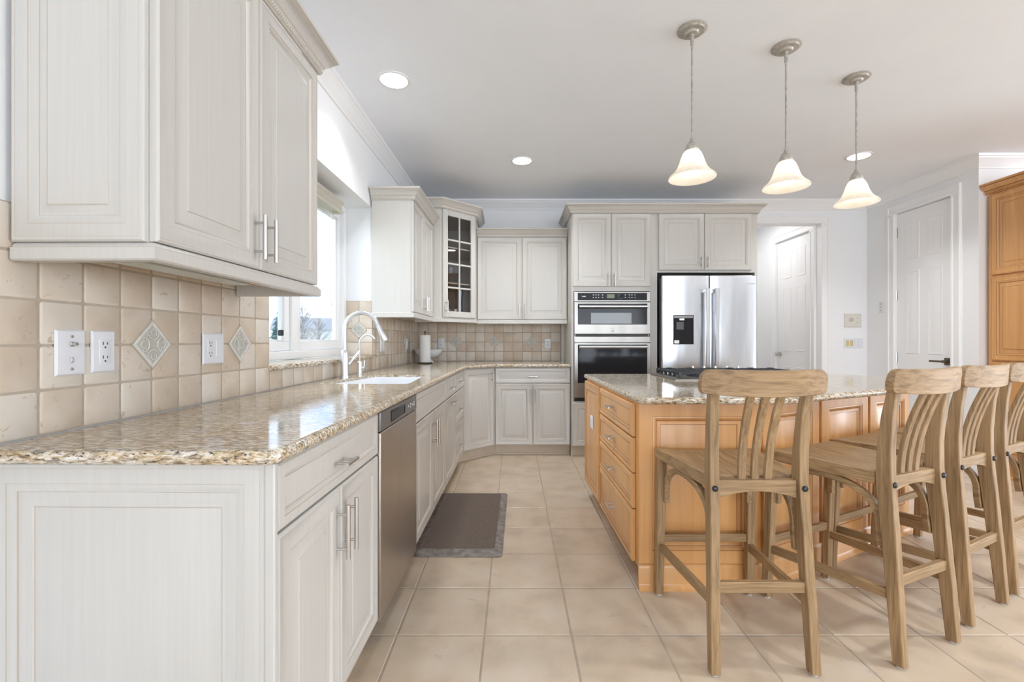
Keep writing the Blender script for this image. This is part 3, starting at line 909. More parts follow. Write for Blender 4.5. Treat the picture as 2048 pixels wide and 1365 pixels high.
# corner glass cabinet
A = [(-0.700, 4.345), (-0.395, 4.650)]
K0 = Vector(A[0]); K1 = Vector(A[1]); ka = math.atan2(K1.y - K0.y, K1.x - K0.x); kl = (K1 - K0).length
gz = UZ0 - 0.041
gc = thing('corner_wall_cabinet', 'tall white corner wall cabinet with an eight-pane glass door', 'cabinet', (K0.x, K0.y, gz), ka)
def tl(p):
    d = Vector(p[:2]) - K0
    return (d.x * math.cos(ka) + d.y * math.sin(ka), -d.x * math.sin(ka) + d.y * math.cos(ka))
CZ1 = 2.424
wa = L(4.345, 0.014); wc = L(5.18, 0.014)
p_left = tl(wa); p_r0 = tl((-0.395, 5.188)); p_c = tl((wc[0], 5.188))
poly = [(0, 0), (kl, 0), p_r0, p_c, p_left]
mb = MB().prism(poly, 0.041, 0.059).prism(poly, CZ1 - gz - 0.02, CZ1 - gz)
inn = offset_poly(poly, 0.012)
for i in (1, 2, 3, 4):
    a, b = poly[i], poly[(i + 1) % 5]; c, d = inn[(i + 1) % 5], inn[i]
    mb.prism([a, b, c, d], 0.059, CZ1 - gz - 0.02, 0)
mb.box(0, 0.03, 0.0, 0.018, 0.059, CZ1 - gz - 0.02).box(kl - 0.03, kl, 0.0, 0.018, 0.059, CZ1 - gz - 0.02)
mb.build('carcass', [M['cab'], M['brown_inside']], gc, smooth=0)
lin = offset_poly(poly, 0.0125); lin2 = offset_poly(poly, 0.016)
mb = MB()
for i in (1, 2, 3, 4):
    mb.prism([lin[i], lin[(i + 1) % 5], lin2[(i + 1) % 5], lin2[i]], 0.0595, CZ1 - gz - 0.0205)
mb.build('lining', M['brown_inside'], gc, smooth=0)
for z in (1.712, 2.06):
    MB().prism(offset_poly(poly, 0.022), z - gz, z - gz + 0.012).build('shelf', M['brown_inside'], gc, smooth=0)
dz0, dz1 = UZ0 + 0.006 - gz, CZ1 - 0.006 - gz
dx0, dx1 = 0.016, kl - 0.012
dm = MB(); fw = 0.058
def bar(x0, x1, z0, z1, o=0.019): dm.rings(x0, x1, z0, z1, -0.0008, [(0, 0, 0), (0, o - 0.004, 0), (0.004, o, 0)])
bar(dx0, dx0 + fw, dz0, dz1); bar(dx1 - fw, dx1, dz0, dz1); bar(dx0 + fw, dx1 - fw, dz0, dz0 + fw); bar(dx0 + fw, dx1 - fw, dz1 - fw, dz1)
gd = dm.build('door', CABM, gc)
mu = MB()
def mbar(x0, x1, z0, z1): mu.rings(x0, x1, z0, z1, -0.003, [(0, 0, 0), (0, 0.010, 0), (0.003, 0.014, 0)])
xm = (dx0 + dx1) / 2
mbar(xm - 0.008, xm + 0.008, dz0 + fw, dz1 - fw)
for k in (1, 2, 3):
    z = dz0 + fw + (dz1 - dz0 - 2 * fw) * k / 4
    mbar(dx0 + fw, xm - 0.008, z - 0.009, z + 0.009); mbar(xm + 0.008, dx1 - fw, z - 0.009, z + 0.009)
mu.build('muntins', CABM, gd)
MB().box(dx0 + fw - 0.004, dx1 - fw + 0.004, -0.0045, -0.0015, dz0 + fw - 0.004, dz1 - fw + 0.004).build('glass_panes', M['cabglass'], gd, smooth=0)
pull(gd, dx0 + 0.03, dz0 + 0.10, 0.12, True)
pl_out = [p_left, (0, 0), (kl, 0), p_r0]
def outset(pth, o):
    return pth
light_rail(gc, [(p_left[0] * 0.62, p_left[1] * 0.62), (0, 0), (kl, 0), (kl + (p_r0[0] - kl) * 0.40, p_r0[1] * 0.40)], 0)
crown(gc, [p_left, (0, -0.018), (kl, -0.018), p_r0], CZ1 - gz - 0.006, False)

# glassware seen through the panes
def wpos(x, y): return (K0.x + x * math.cos(ka) - y * math.sin(ka), K0.y + x * math.sin(ka) + y * math.cos(ka))
goblet = [(0.0, 0), (0.034, 0), (0.034, 0.003), (0.006, 0.010), (0.0042, 0.03), (0.0042, 0.085), (0.012, 0.094), (0.034, 0.115), (0.040, 0.145), (0.036, 0.185), (0.0345, 0.185), (0.0385, 0.145), (0.032, 0.117), (0.0, 0.098)]
gl_pos = [(0.095, 0.085, 'stemmed wine glass behind the left pane of the third glass row'), (0.19, 0.10, 'stemmed wine glass behind the middle bar of the glass door'), (0.285, 0.09, 'stemmed wine glass behind the right pane of the third glass row')]
g0 = None
for x, y, lab in gl_pos:
    px, py = wpos(x, y)
    if g0 is None:
        g0 = MB().lathe(goblet, n=20).build('wine_glass', M['crystal'], loc=(px, py, 1.7245)); o = g0
    else:
        o = g0.copy(); C.objects.link(o); o.location = (px, py, 1.7245)
    tag(o, lab, 'glass', 'wine glasses in the corner cabinet')
tum = [(0.0, 0), (0.028, 0), (0.033, 0.075), (0.0315, 0.075), (0.027, 0.006), (0, 0.006)]
t0 = None
for k, (x, y, lab) in enumerate([(0.085, 0.07, 'short glass tumbler at the bottom left behind the glass door'), (0.155, 0.09, 'short glass tumbler beside the middle bar at the cabinet bottom'), (0.235, 0.08, 'short glass tumbler right of the middle bar at the cabinet bottom')]):
    px, py = wpos(x, y)
    if t0 is None: o = t0 = MB().lathe(tum, n=18).build('tumbler', M['crystal'], loc=(px, py, gz + 0.0595))
    else:
        o = t0.copy(); C.objects.link(o); o.location = (px, py, gz + 0.0595)
    tag(o, lab, 'glass', 'tumblers in the corner cabinet')
px, py = wpos(0.315, 0.12)
tag(MB().lathe([(0, 0), (0.038, 0), (0.042, 0.02), (0.036, 0.16), (0.044, 0.27), (0.042, 0.27), (0.034, 0.16), (0.038, 0.022), (0, 0.012)], n=20).build('glass_vase', M['crystal'], loc=(px, py, gz + 0.0595)), 'tall clear vase at the right behind the lowest glass panes', 'vase')

# under-cabinet light below the near wall cabinet
ul = thing('under_cabinet_light', 'slim white under-cabinet light below the nearest wall cabinet', 'light', (*L(1.10, 0.245)[:2], 1.344), RL)
MB().rings(0, 0.50, 0, 0.09, 0, [(0, 0, 0), (0, 0.0, 0)]) 
MB().box(0, 0.50, 0, 0.10, 0.006, 0.030).build('housing', M['white_plastic'], ul, bevel=0.003)
MB().box(0.035, 0.485, 0.012, 0.088, 0.0, 0.0058).build('lens', M['frost'], ul, bevel=0.002)
MB().box(0.010, 0.026, 0.035, 0.06, -0.001, 0.0058).build('switch', M['black'], ul, bevel=0.001)
MB().box(0.60, 0.74, 0.02, 0.27, 0.036, 0.0408).build('underside_patch', M['raw_wood'], up1, smooth=0)

# ================================================================= COUNTERTOP, SINK, TAPS
ctop = [L(0.955, 0.012)[:2], L(0.955, 0.640)[:2], L(0.98, 0.664)[:2], (-0.451, 4.262 - 0.004), (-0.176, 4.524), (0.565, 4.524), (0.565, 5.188), (L(5.18, 0.012)[0], 5.188)]
ctop = round_corners(ctop, 0.02, (2,), 3)
HOLE = [(-1.066, 2.44), (-0.565, 2.44), (-0.60, 3.11), (-0.955, 3.11)]
hole = round_corners(HOLE, 0.05)
tag(slab(ctop, 0.888, CT, 0.014, hole).build('countertop', M['granite']), 'beige speckled granite countertop running along the left wall and round the corner', 'countertop')
sk = thing('sink', 'white undermount sink set into the granite counter below the window', 'sink', (-0.80, 2.78, 0.68))
def rect(h, z, r=0.05):
    return [(x + 0.80, y - 2.78, z) for x, y in offset_poly(round_corners(HOLE, r), -h)]
MB().loft([rect(-0.0015, 0.005), rect(-0.0015, 0.224), rect(-0.007, 0.224), rect(-0.010, 0.215), rect(-0.014, 0.025), rect(-0.03, 0.012)], 0, cap=True).build('basin', M['ceramic'], sk)
MB().lathe([(0, 0.0005), (0.04, 0.0005), (0.045, 0.003), (0.04, 0.004), (0, 0.002)], (0, 0, 0.012), 20).build('drain', M['chrome'], sk)
fx, fy = -1.052, 2.83
fa = thing('kitchen_faucet', 'brushed steel gooseneck faucet with pull-down spray head standing behind the sink', 'faucet', (fx, fy, CT))
MB().lathe([(0.0, 0.0005), (0.030, 0.0005), (0.030, 0.008), (0.0245, 0.012), (0.0245, 0.155), (0.022, 0.162), (0.0165, 0.175), (0, 0.175)], n=24).build('body', M['chrome'], fa)
arc = [(0, 0, 0.172), (0, 0, 0.30)]
for k in range(1, 14):
    a = PI - k * PI / 14 * 0.90 * 14 / 13
    arc.append((0.105 + 0.105 * math.cos(a), 0.0, 0.30 + 0.105 * math.sin(a)))
MB().tube(arc, 0.0135, 14).build('spout', M['chrome'], fa)
e = Vector(arc[-1]); dr = (Vector(arc[-1]) - Vector(arc[-2])).normalized()
MB().tube([e + dr * 0.002, e + dr * 0.03, e + dr * 0.04, e + dr * 0.105, e + dr * 0.112], [0.0145, 0.0155, 0.016, 0.0225, 0.019], 14).build('spray_head', M['chrome'], fa)
MB().tube([(0.02, 0.008, 0.085), (0.035, 0.016, 0.105), (0.072, 0.055, 0.165)], [0.010, 0.007, 0.006], 10).build('lever', M['chrome'], fa)
f2 = thing('filter_faucet', 'slim curved filtered water tap next to the kitchen faucet', 'faucet', (-1.037, 3.06, CT))
MB().lathe([(0, 0.0005), (0.022, 0.0005), (0.022, 0.004), (0.0165, 0.007), (0.0165, 0.088), (0.006, 0.095), (0, 0.095)], n=18).build('body', M['chrome'], f2)
arc = [(0, 0, 0.092), (0, 0, 0.215)]
for k in range(1, 12):
    a = PI - k * PI / 11 * 0.83
    arc.append((0.055 + 0.055 * math.cos(a), 0, 0.215 + 0.055 * math.sin(a)))
MB().tube(arc, 0.0058, 10).build('spout', M['chrome'], f2)
MB().tube([(0.015, 0, 0.045), (0.03, 0, 0.045)], 0.013, 12).tube([(0.03, 0.0, 0.05), (0.034, 0, 0.10)], 0.0035, 8).build('valve_handle', M['chrome'], f2)

pt = thing('paper_towel_holder', 'bronze paper towel holder with a white roll in the counter corner', 'paper towel holder', (-0.905, 4.64, CT))
MB().lathe([(0, 0.0005), (0.075, 0.0005), (0.078, 0.006), (0.07, 0.012), (0, 0.012)], n=24).build('base', M['bronze'], pt)
MB().lathe([(0.005, 0.012), (0.005, 0.30), (0.008, 0.305), (0.012, 0.318), (0.008, 0.33), (0, 0.333)], n=12).build('rod', M['bronze'], pt)
MB().lathe([(0.018, 0.0135), (0.054, 0.0135), (0.0545, 0.15), (0.054, 0.290), (0.018, 0.290), (0.018, 0.0135)], n=28).build('paper_roll', M['paper'], pt)
tag(MB().lathe([(0, 0.0005), (0.058, 0.0005), (0.060, 0.006), (0.042, 0.018), (0.030, 0.034), (0.038, 0.042), (0.080, 0.050), (0.118, 0.072), (0.142, 0.108), (0.152, 0.135), (0.153, 0.139), (0.148, 0.139), (0.136, 0.110), (0.112, 0.078), (0.075, 0.058), (0, 0.052)], n=36).build('pedestal_bowl', M['ceramic'], loc=(-0.925, 4.93, CT)), 'white footed bowl behind the paper towel roll', 'bowl')

# wall plates ---------------------------------------------------
def plate(name, label, cat, loc, rz, wd, ht, kind, mat='white_plastic', group=None):
    r = thing(name, label, cat, loc, rz, group)
    MB().rings(-wd / 2, wd / 2, -ht / 2, ht / 2, 0, [(0, 0, 0), (0, 0.002, 0), (0.004, 0.006, 0), (0.007, 0.0065, 0)]).build('cover_plate', M[mat], r)
    def screw(x, z): 
        m_ = MB().lathe([(0, 0), (0.004, 0), (0.004, 0.0012), (0, 0.002)], n=10); m_.v = [(x + a, -0.0065 - c, z + b) for a, b, c in m_.v]; return m_
    def outlet(x):
        m_ = MB().rings(x - 0.0165, x + 0.0165, -0.034, 0.034, -0.0066, [(0, 0, 0), (0, 0.0012, 0), (0.0015, 0.002, 0)])
        o = m_.build('receptacle', M[mat], r)
        s = MB()
        for z in (-0.019, 0.019):
            s.box(x - 0.0075, x - 0.0055, -0.0094, -0.0088, z - 0.001, z + 0.008).box(x + 0.0055, x + 0.0075, -0.0094, -0.0088, z, z + 0.007)
            s.box(x - 0.002, x + 0.002, -0.0094, -0.0088, z - 0.010, z - 0.005)
        s.build('slots', M['dark'], o, smooth=0)
    def rocker(x, mm=mat):
        MB().rings(x - 0.0165, x + 0.0165, -0.033, 0.033, -0.0066, [(0, 0, 0), (0, 0.0012, 0), (0.002, 0.003, 0)]).build('rocker_switch', M[mm], r)
    if kind == 'outlet': outlet(0)
    elif kind == 'duo': outlet(-0.024); rocker(0.024)
    elif kind == 'rocker': rocker(0)
    elif kind == 'duo_rocker': rocker(-0.024); rocker(0.024)
    elif kind == 'coax':
        for z in (-0.042, 0.042): screw(0, z).build('screw', M['nickel'], r)
        m_ = MB().lathe([(0, 0), (0.0065, 0), (0.0065, 0.003), (0.0048, 0.0035), (0.0048, 0.014), (0.003, 0.014), (0.003, 0.010), (0, 0.010)], n=12); m_.v = [(a, -0.0065 - c, 0.022 + b) for a, b, c in m_.v]
        m_.build('coax_socket', M['nickel'], r)
        MB().box(-0.003, 0.003, -0.0095, -0.006, -0.026, -0.012).build('phone_socket', M['nickel'], r, bevel=0.001)
    elif kind == 'quad':
        for k in range(4):
            x = -0.069 + k * 0.046
            MB().rings(x - 0.0165, x + 0.0165, -0.033, 0.033, -0.0066, [(0, 0, 0), (0, 0.0012, 0), (0.002, 0.003, 0)]).build('dimmer' if k < 2 else 'rocker_switch', M['yellowed' if k < 2 else mat], r)
    return r
TO = 0.0088
plate('wall_plate', 'white coaxial socket plate on the tiles nearest the counter end', 'wall plate', L(1.172, TO, 1.120), RL, 0.078, 0.117, 'coax')
plate('electrical_outlet', 'white outlet on the tiles right beside the coaxial socket plate', 'outlet', L(1.264, TO, 1.121), RL, 0.071, 0.115, 'outlet')
plate('electrical_outlet', 'white double plate with outlet and switch between the two diamond tiles', 'outlet', L(1.718, TO, 1.121), RL, 0.117, 0.115, 'duo')
plate('light_switch', 'white double switch plate on the tiles behind the tall faucet', 'switch', L(3.82, TO, 1.120), RL, 0.117, 0.115, 'duo_rocker')
plate('light_switch', 'white switch plate near the wall corner left of the paper towels', 'switch', L(4.66, TO, 1.120), RL, 0.078, 0.115, 'rocker')
plate('electrical_outlet', 'white outlet on the back tiles just right of the paper towels', 'outlet', (-0.829, YB - TO, 1.125), 0, 0.072, 0.113, 'outlet')
plate('electrical_outlet', 'white outlet on the back tiles close to the oven cabinet', 'outlet', (0.385, YB - TO, 1.122), 0, 0.072, 0.115, 'outlet')
plate('light_switch', 'four-gang switch plate with two yellowed dimmers on the wall by the pantry', 'switch', (3.872, YB - 0.0005, 1.125), 0, 0.215, 0.112, 'quad')
it = thing('intercom', 'beige square intercom panel on the wall above the four-gang switch', 'intercom', (3.863, YB - 0.0005, 1.385), 0)
MB().rings(-0.096, 0.096, -0.077, 0.077, 0, [(0, 0, 0), (0, 0.010, 0), (0.005, 0.014, 0), (0.012, 0.014, 0), (0.014, 0.011, 0), (0.018, 0.011, 0)]).build('face', M['almond_plastic'], it)
sp = MB()
for rr_ in (0.008, 0.016, 0.024):
    sp.tube([(-0.022 + rr_ * math.cos(a), -0.0118, 0.008 + rr_ * math.sin(a)) for a in [k * PI / 10 for k in range(21)]], 0.0018, 5)
sp.build('speaker_grille', M['grout'], it)
MB().box(0.045, 0.055, -0.015, -0.011, 0.022, 0.032).box(0.045, 0.055, -0.015, -0.011, -0.03, -0.02).build('buttons', M['grout'], it)
ks = plate('wall_control', 'small white three-button wall control beside the pantry door', 'wall control', (XR - 0.0005, 4.995, 1.52), R(-90), 0.07, 0.12, 'none')
for z in (-0.036, 0, 0.036): MB().box(-0.008, 0.004, -0.0095, -0.006, z - 0.006, z + 0.006).build('button', M['grout'], ks)

# ================================================================= APPLIANCES
# wall oven with microwave above
ow = 0.754
ov = thing('double_wall_oven', 'stainless double wall oven with dark glass doors built into the tall cabinet', 'oven', (TX0 + 0.023, YT, 0.556), 0)
oz = 0.556
def Z(z): return z - oz
MB().box(0.006, ow - 0.006, 0.0, 0.58, 0.004, 1.083).build('housing', M['steel_strip'], ov, smooth=0)
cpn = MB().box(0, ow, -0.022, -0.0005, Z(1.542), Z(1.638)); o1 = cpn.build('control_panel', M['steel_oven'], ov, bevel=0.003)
MB().box(0.036, ow - 0.034, -0.0245, -0.0222, Z(1.552), Z(1.625)).build('touch_glass', M['blackglass'], o1, bevel=0.001)
MB().box(0.325, 0.40, -0.0255, -0.0246, Z(1.572), Z(1.612)).build('display', M['display'], o1, smooth=0)
kn = MB().lathe([(0, 0), (0.021, 0), (0.021, 0.010), (0.015, 0.016), (0, 0.016)], n=20); kn.v = [(0.455 + a, -0.0246 - c, Z(1.59) + b) for a, b, c in kn.v]; kn.build('knob', M['blackglass'], o1)
kr = MB().tube([(0.455 + 0.021 * math.cos(a), -0.0262, Z(1.59) + 0.021 * math.sin(a)) for a in [k * PI / 12 for k in range(25)]], 0.002, 5); kr.build('knob_ring', M['badge'], o1)
tx = MB()
for i, x in enumerate((0.185, 0.21, 0.235, 0.275, 0.50, 0.54, 0.565, 0.595)):
    for z in (1.578, 1.603): tx.box(x, x + 0.011, -0.0250, -0.0246, Z(z), Z(z) + 0.004)
for i in range(7): tx.box(0.078 + i * 0.0055, 0.0815 + i * 0.0055, -0.0250, -0.0246, Z(1.586), Z(1.5925 + (0.004 if i in (0, 4, 5) else 0)))
tx.build('panel_marks', M['badge'], o1, smooth=0)
def oven_door(z0, z1, gz0, gz1, hz, window=None):
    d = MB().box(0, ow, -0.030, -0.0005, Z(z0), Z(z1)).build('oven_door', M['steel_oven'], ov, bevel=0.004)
    MB().box(0.036, ow - 0.034, -0.033, -0.0302, Z(gz0), Z(gz1)).build('door_glass', M['blackglass'], d, bevel=0.0015)
    if window: MB().box(window[0], window[1], -0.0338, -0.0331, Z(window[2]), Z(window[3])).build('window', M['greyglass'], d, bevel=0.0003)
    h = MB().tube([(0.045, -0.080, Z(hz)), (ow - 0.04, -0.080, Z(hz))], 0.0135, 14)
    for x in (0.075, ow - 0.07): h.box(x - 0.012, x + 0.012, -0.075, -0.0305, Z(hz) - 0.010, Z(hz) + 0.010)
    h.build('handle', M['chrome'], d)
    return d
d1 = oven_door(1.218, 1.534, 1.312, 1.518, 1.487, (0.165, 0.565, 1.322, 1.428))
bd = MB().lathe([(0, 0), (0.021, 0), (0.021, 0.002), (0.019, 0.003), (0, 0.003)], n=24); bd.v = [(0.378 + a, -0.0302 - c, Z(1.262) + b) for a, b, c in bd.v]
bo = bd.build('badge', M['badge'], d1)
bg = MB()
for k in range(2):
    bg.tube([(0.378 + (-0.006 + k * 0.010) + 0.005 * math.cos(a), -0.0336, Z(1.262) + 0.010 * math.sin(a) * (1 - 0.3 * k)) for a in [q * PI / 6 for q in range(2, 12)]], 0.0013, 5)
bg.build('monogram', M['dark'], bo)
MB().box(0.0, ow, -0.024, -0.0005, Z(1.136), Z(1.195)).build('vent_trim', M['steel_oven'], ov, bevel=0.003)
MB().box(0.02, ow - 0.02, -0.016, -0.0005, Z(1.196), Z(1.217)).build('vent_slot', M['dark'], ov, smooth=0)
oven_door(0.590, 1.131, 0.735, 1.115, 1.092)
MB().box(0.01, ow - 0.01, -0.018, -0.0005, Z(0.560), Z(0.587)).build('lower_vent', M['black'], ov, smooth=0)

# refrigerator
rx0, rx1 = 1.437, 2.350
YRF = 4.42
rf = thing('refrigerator', 'stainless french door refrigerator with a water dispenser standing in the white cabinet surround', 'refrigerator', (rx0, YRF, 0), 0)
rw = rx1 - rx0
MB().box(0.004, rw - 0.004, 0.035, 0.72, 0.02, 1.765).build('cabinet_body', M['steel_strip'], rf, smooth=0)
sx = 1.894 - rx0
def fdoor(x0, x1, z0, z1, nm='door'):
    m_ = MB()
    secs = []
    n = 9
    for k in range(n + 1):
        t = k / n; x = x0 + (x1 - x0) * t
        y = -0.012 * math.sin(PI * t) ** 0.6 if 0 < t < 1 else 0
        secs.append([(x, y - 0.005, z0), (x, 0.03, z0), (x, 0.03, z1), (x, y - 0.005, z1)])
    m_.loft(secs)
    return m_.build(nm, M['steel'], rf, bevel=0.004, smooth=50)
dl = fdoor(0.0, sx - 0.003, 0.72, 1.785)
dr_ = fdoor(sx + 0.003, rw, 0.72, 1.785)
fz = fdoor(0.0, rw, 0.06, 0.712, 'freezer_drawer')
def fh(parent, x):
    m_ = MB().box(x - 0.019, x + 0.019, -0.082, -0.060, 0.80, 1.655)
    m_.box(x - 0.017, x + 0.017, -0.060, -0.004, 1.615, 1.652).box(x - 0.017, x + 0.017, -0.060, -0.004, 0.803, 0.84)
    m_.build('handle', M['steel'], parent, bevel=0.004)
fh(dl, sx - 0.045); fh(dr_, sx + 0.045)
m_ = MB().box(0.10, rw - 0.10, -0.075, -0.058, 0.60, 0.635).box(0.12, 0.155, -0.058, -0.006, 0.603, 0.632).box(rw - 0.155, rw - 0.12, -0.058, -0.006, 0.603, 0.632)
m_.build('handle', M['steel'], fz, bevel=0.004)
wx0, wx1, wz0, wz1 = 0.103, 0.298, 1.118, 1.400
dp_ = MB().rings(wx0, wx1, wz0, wz1, -0.013, [(0, 0, 0), (0, 0.008, 0), (0.005, 0.008, 0), (0.006, 0.004, 0)]).build('dispenser', M['blackglass'], dl)
MB().box(wx0 + 0.006, wx1 - 0.006, -0.0205, -0.0172, wz1 - 0.028, wz1 - 0.004).build('dispenser_panel', M['steel_strip'], dp_, bevel=0.001)
MB().box(wx0 + 0.055, wx0 + 0.105, -0.027, -0.0172, wz1 - 0.052, wz1 - 0.03).build('nozzle', M['chrome'], dp_, bevel=0.004)
MB().box(wx0 + 0.028, wx0 + 0.10, -0.022, -0.0172, 1.26, 1.335).build('paddle', M['greyglass'], dp_, bevel=0.003)
MB().box(wx0 + 0.006, wx0 + 0.055, -0.026, -0.0172, wz0 + 0.006, wz0 + 0.04).build('drip_tray', M['nickel'], dp_, bevel=0.003)
sq = MB().tube([(rw - 0.135 + 0.0045 * k, -0.0135, 1.704 + 0.005 * math.sin(k * 1.7) + (0.004 if k % 5 == 0 else 0)) for k in range(28)], 0.0014, 5)
sq.build('script_badge', M['badge'], dr_)
MB().box(0.05, rw - 0.05, 0.01, 0.05, 1.766, 1.782).build('hinge_cover', M['steel_strip'], rf, smooth=0)
MB().box(0.02, rw - 0.02, 0.05, 0.07, 0.0, 0.058).build('grille', M['dark'], rf, smooth=0)

# ================================================================= ISLAND
IZ = 0.898
ITH = 0.032
isl_top = [(0.557, 2.02), (1.213, 2.02), (2.577, 2.677), (2.600, 2.74), (2.585, 3.25), (2.50, 3.50), (0.532, 3.50)]
isl_top = round_corners(isl_top, 0.03, (0, 6), 3)
isl_top = round_corners(isl_top, 0.10, (4 + 3 - 3 + 0,), 4) if False else isl_top
tag(slab(isl_top, IZ - ITH, IZ, 0.016).build('island_countertop', M['granite']), 'speckled granite top of the wooden island with an angled seating side', 'countertop')
Bx = [(0.575, 2.112), (1.135, 2.112), (2.375, 2.752), (2.42, 3.30), (2.40, 3.42), (0.549, 3.42)]
isl = thing('kitchen_island', 'honey maple kitchen island with drawers on its end and panelled seating sides', 'island', (0.575, 2.112, 0), 0)
def I(p): return (p[0] - 0.575, p[1] - 2.112)
bodyp = [I(p) for p in Bx]
bodyp_in = offset_poly(bodyp, 0.0005)
MB().prism(bodyp_in, 0.105, IZ - ITH - 0.001).build('body', M['maple'], isl, smooth=0)
toep = [I(p) for p in [(0.64, 2.113), (1.135, 2.113), (2.375, 2.753), (2.35, 3.38), (0.61, 3.38)]]
MB().prism(toep, 0.0, 0.105).build('toe_kick', M['maple'], isl, smooth=0)
IB = [(0, 0), (0.024, 0), (0.024, 0.012), (0.014, 0.022), (0.012, 0.03), (0.012, 0.10), (0.008, 0.112), (0.004, 0.118), (0, 0.12)]
pb = [I(p) for p in [(0.66, 2.112), (1.135, 2.112), (2.375, 2.752)]]
MB().sweep([I((0.575, 2.112)), I((1.135, 2.112)), I((2.375, 2.752)), I((2.41, 3.2))], IB, 0).build('base_moulding', WOODM[0], isl)
# big flat panel facing the first stool
pf = thing  # (no-op alias)
WP_ = [(0, 0, 0), (0, 0.010, 0), (0.003, 0.013, 0), (0.062, 0.013, 0), (0.0635, 0.0115, 1), (0.070, 0.0125, 0), (0.080, 0.0055, 0), (0.083, 0.004, 1), (0.088, 0.004, 0), (0.100, 0.006, 0), (0.102, 0.0035, 1), (0.105, 0.0045, 0)]
def ipanel(p0, p1, z0, z1, prof=WP_, name='side_panel', out=0.0006):
    a, b = Vector(I(p0)), Vector(I(p1)); d = b - a; an = math.atan2(d.y, d.x)
    return MB().rings(0, d.length, z0, z1, -out + 0.0, prof).build(name, WOODM, isl, loc=(a.x, a.y, 0), rz=an)
ipanel((0.5755, 2.112), (1.132, 2.112), 0.121, IZ - ITH - 0.002)
A0, A1 = Vector((1.135, 2.112)), Vector((2.375, 2.752))
def al(t): q = A0 + (A1 - A0) * t; return (q.x, q.y)
for k in range(3):
    ipanel(al(0.012 + k / 3), al(0.988 / 3 + k / 3 - 0.012 / 3 * 0), 0.121, IZ - ITH - 0.002, [(i * 0.95, o, m) for i, o, m in WP_])
# left end: door unit far, drawers near (faces -x); the end runs from (0.549, 3.42) to (0.575, 2.112)
e0, e1 = Vector(I((0.549, 3.42))), Vector(I((0.575, 2.112)))
ea = math.atan2(e1.y - e0.y, e1.x - e0.x); el = (e1 - e0).length
ih = bpy.data.objects
def ifront(kind, x0, x1, z0, z1, handle=None):
    prof = DRAWER if (z1 - z0) < 0.2 else (DOOR if kind == 'door' else [(i * 1.0, o, m) for i, o, m in DRAWER])
    o = MB().rings(x0, x1, z0, z1, -0.0008, prof).build(kind, WOODM, isl, loc=(e0.x, e0.y, 0), rz=ea)
    if handle: pull(o, *handle)
    return o
ifront('door', 0.012, 0.505, 0.112, 0.855)
for z0, z1 in ((0.700, 0.855), (0.530, 0.692), (0.362, 0.523), (0.112, 0.355)):
    ifront('drawer', 0.545, 1.272, z0, z1, (0.91, (z0 + z1) / 2 + 0.01, 0.085, False))
nx = Vector((math.sin(ea), -math.cos(ea)))
ow_ = Vector((0.549, 3.42)) + (e1 - e0).normalized() * 0.30 + nx * 0.0202
plate('electrical_outlet', 'small white outlet on the wooden end of the island', 'outlet', (ow_.x, ow_.y, 0.595), ea, 0.070, 0.085, 'rocker')

# cooktop
ck = thing('gas_cooktop', 'stainless gas cooktop with black cast iron grates set on the island granite', 'cooktop', (1.03, 2.905, IZ), 0)
cw, cdp = 0.95, 0.53
MB().rings(0, cw, 0, 0.018, 0, [(0, 0, 0)]) 
mb = MB()
mb.loft([[(0, 0, 0.0005), (cw, 0, 0.0005), (cw, cdp, 0.0005), (0, cdp, 0.0005)], [(0, 0, 0.006), (cw, 0, 0.006), (cw, cdp, 0.006), (0, cdp, 0.006)], [(0.02, 0.02, 0.016), (cw - 0.02, 0.02, 0.016), (cw - 0.02, cdp - 0.02, 0.016), (0.02, cdp - 0.02, 0.016)]])
mb.build('tray', M['steel_oven'], ck)
for gx in range(3):
    m_ = MB(); x0 = 0.035 + gx * 0.295; x1 = x0 + 0.285; y0, y1 = 0.05, cdp - 0.035
    zt0, zt1 = 0.036, 0.050
    for k in range(6):
        yy = y0 + (y1 - y0) * k / 5; m_.box(x0, x1, yy - 0.006, yy + 0.006, zt0, zt1)
    for xx in (x0 + 0.006, (x0 + x1) / 2, x1 - 0.006): m_.box(xx - 0.006, xx + 0.006, y0, y1, zt0 - 0.002, zt1 - 0.001)
    for xx in (x0 + 0.008, x1 - 0.008):
        for k in range(6):
            yy = y0 + (y1 - y0) * k / 5
            m_.box(xx - 0.008, xx + 0.008, yy - 0.011, yy + 0.011, 0.0145, zt1)
    for xx in (x0 + 0.07, x1 - 0.07):
        m_.box(xx - 0.02, xx + 0.02, y1 - 0.08, y1 - 0.066, zt1, zt1 + 0.008)
    m_.build('grate', M['iron'], ck, bevel=0.002)
for bx, by in ((0.18, 0.16), (0.18, 0.39), (0.475, 0.27), (0.77, 0.16), (0.77, 0.39)):
    MB().lathe([(0, 0), (0.045, 0), (0.045, 0.008), (0.03, 0.010), (0.03, 0.016), (0, 0.017)], (bx, by, 0.0155), 20).build('burner', M['iron'], ck)
for k in range(5):
    MB().lathe([(0, 0), (0.017, 0), (0.016, 0.022), (0.010, 0.027), (0.008, 0.050), (0, 0.052)], (0.31 + k * 0.085, cdp - 0.018, 0.0135), 16).build('control_knob', M['bronze'] if False else M['nickel'], ck)

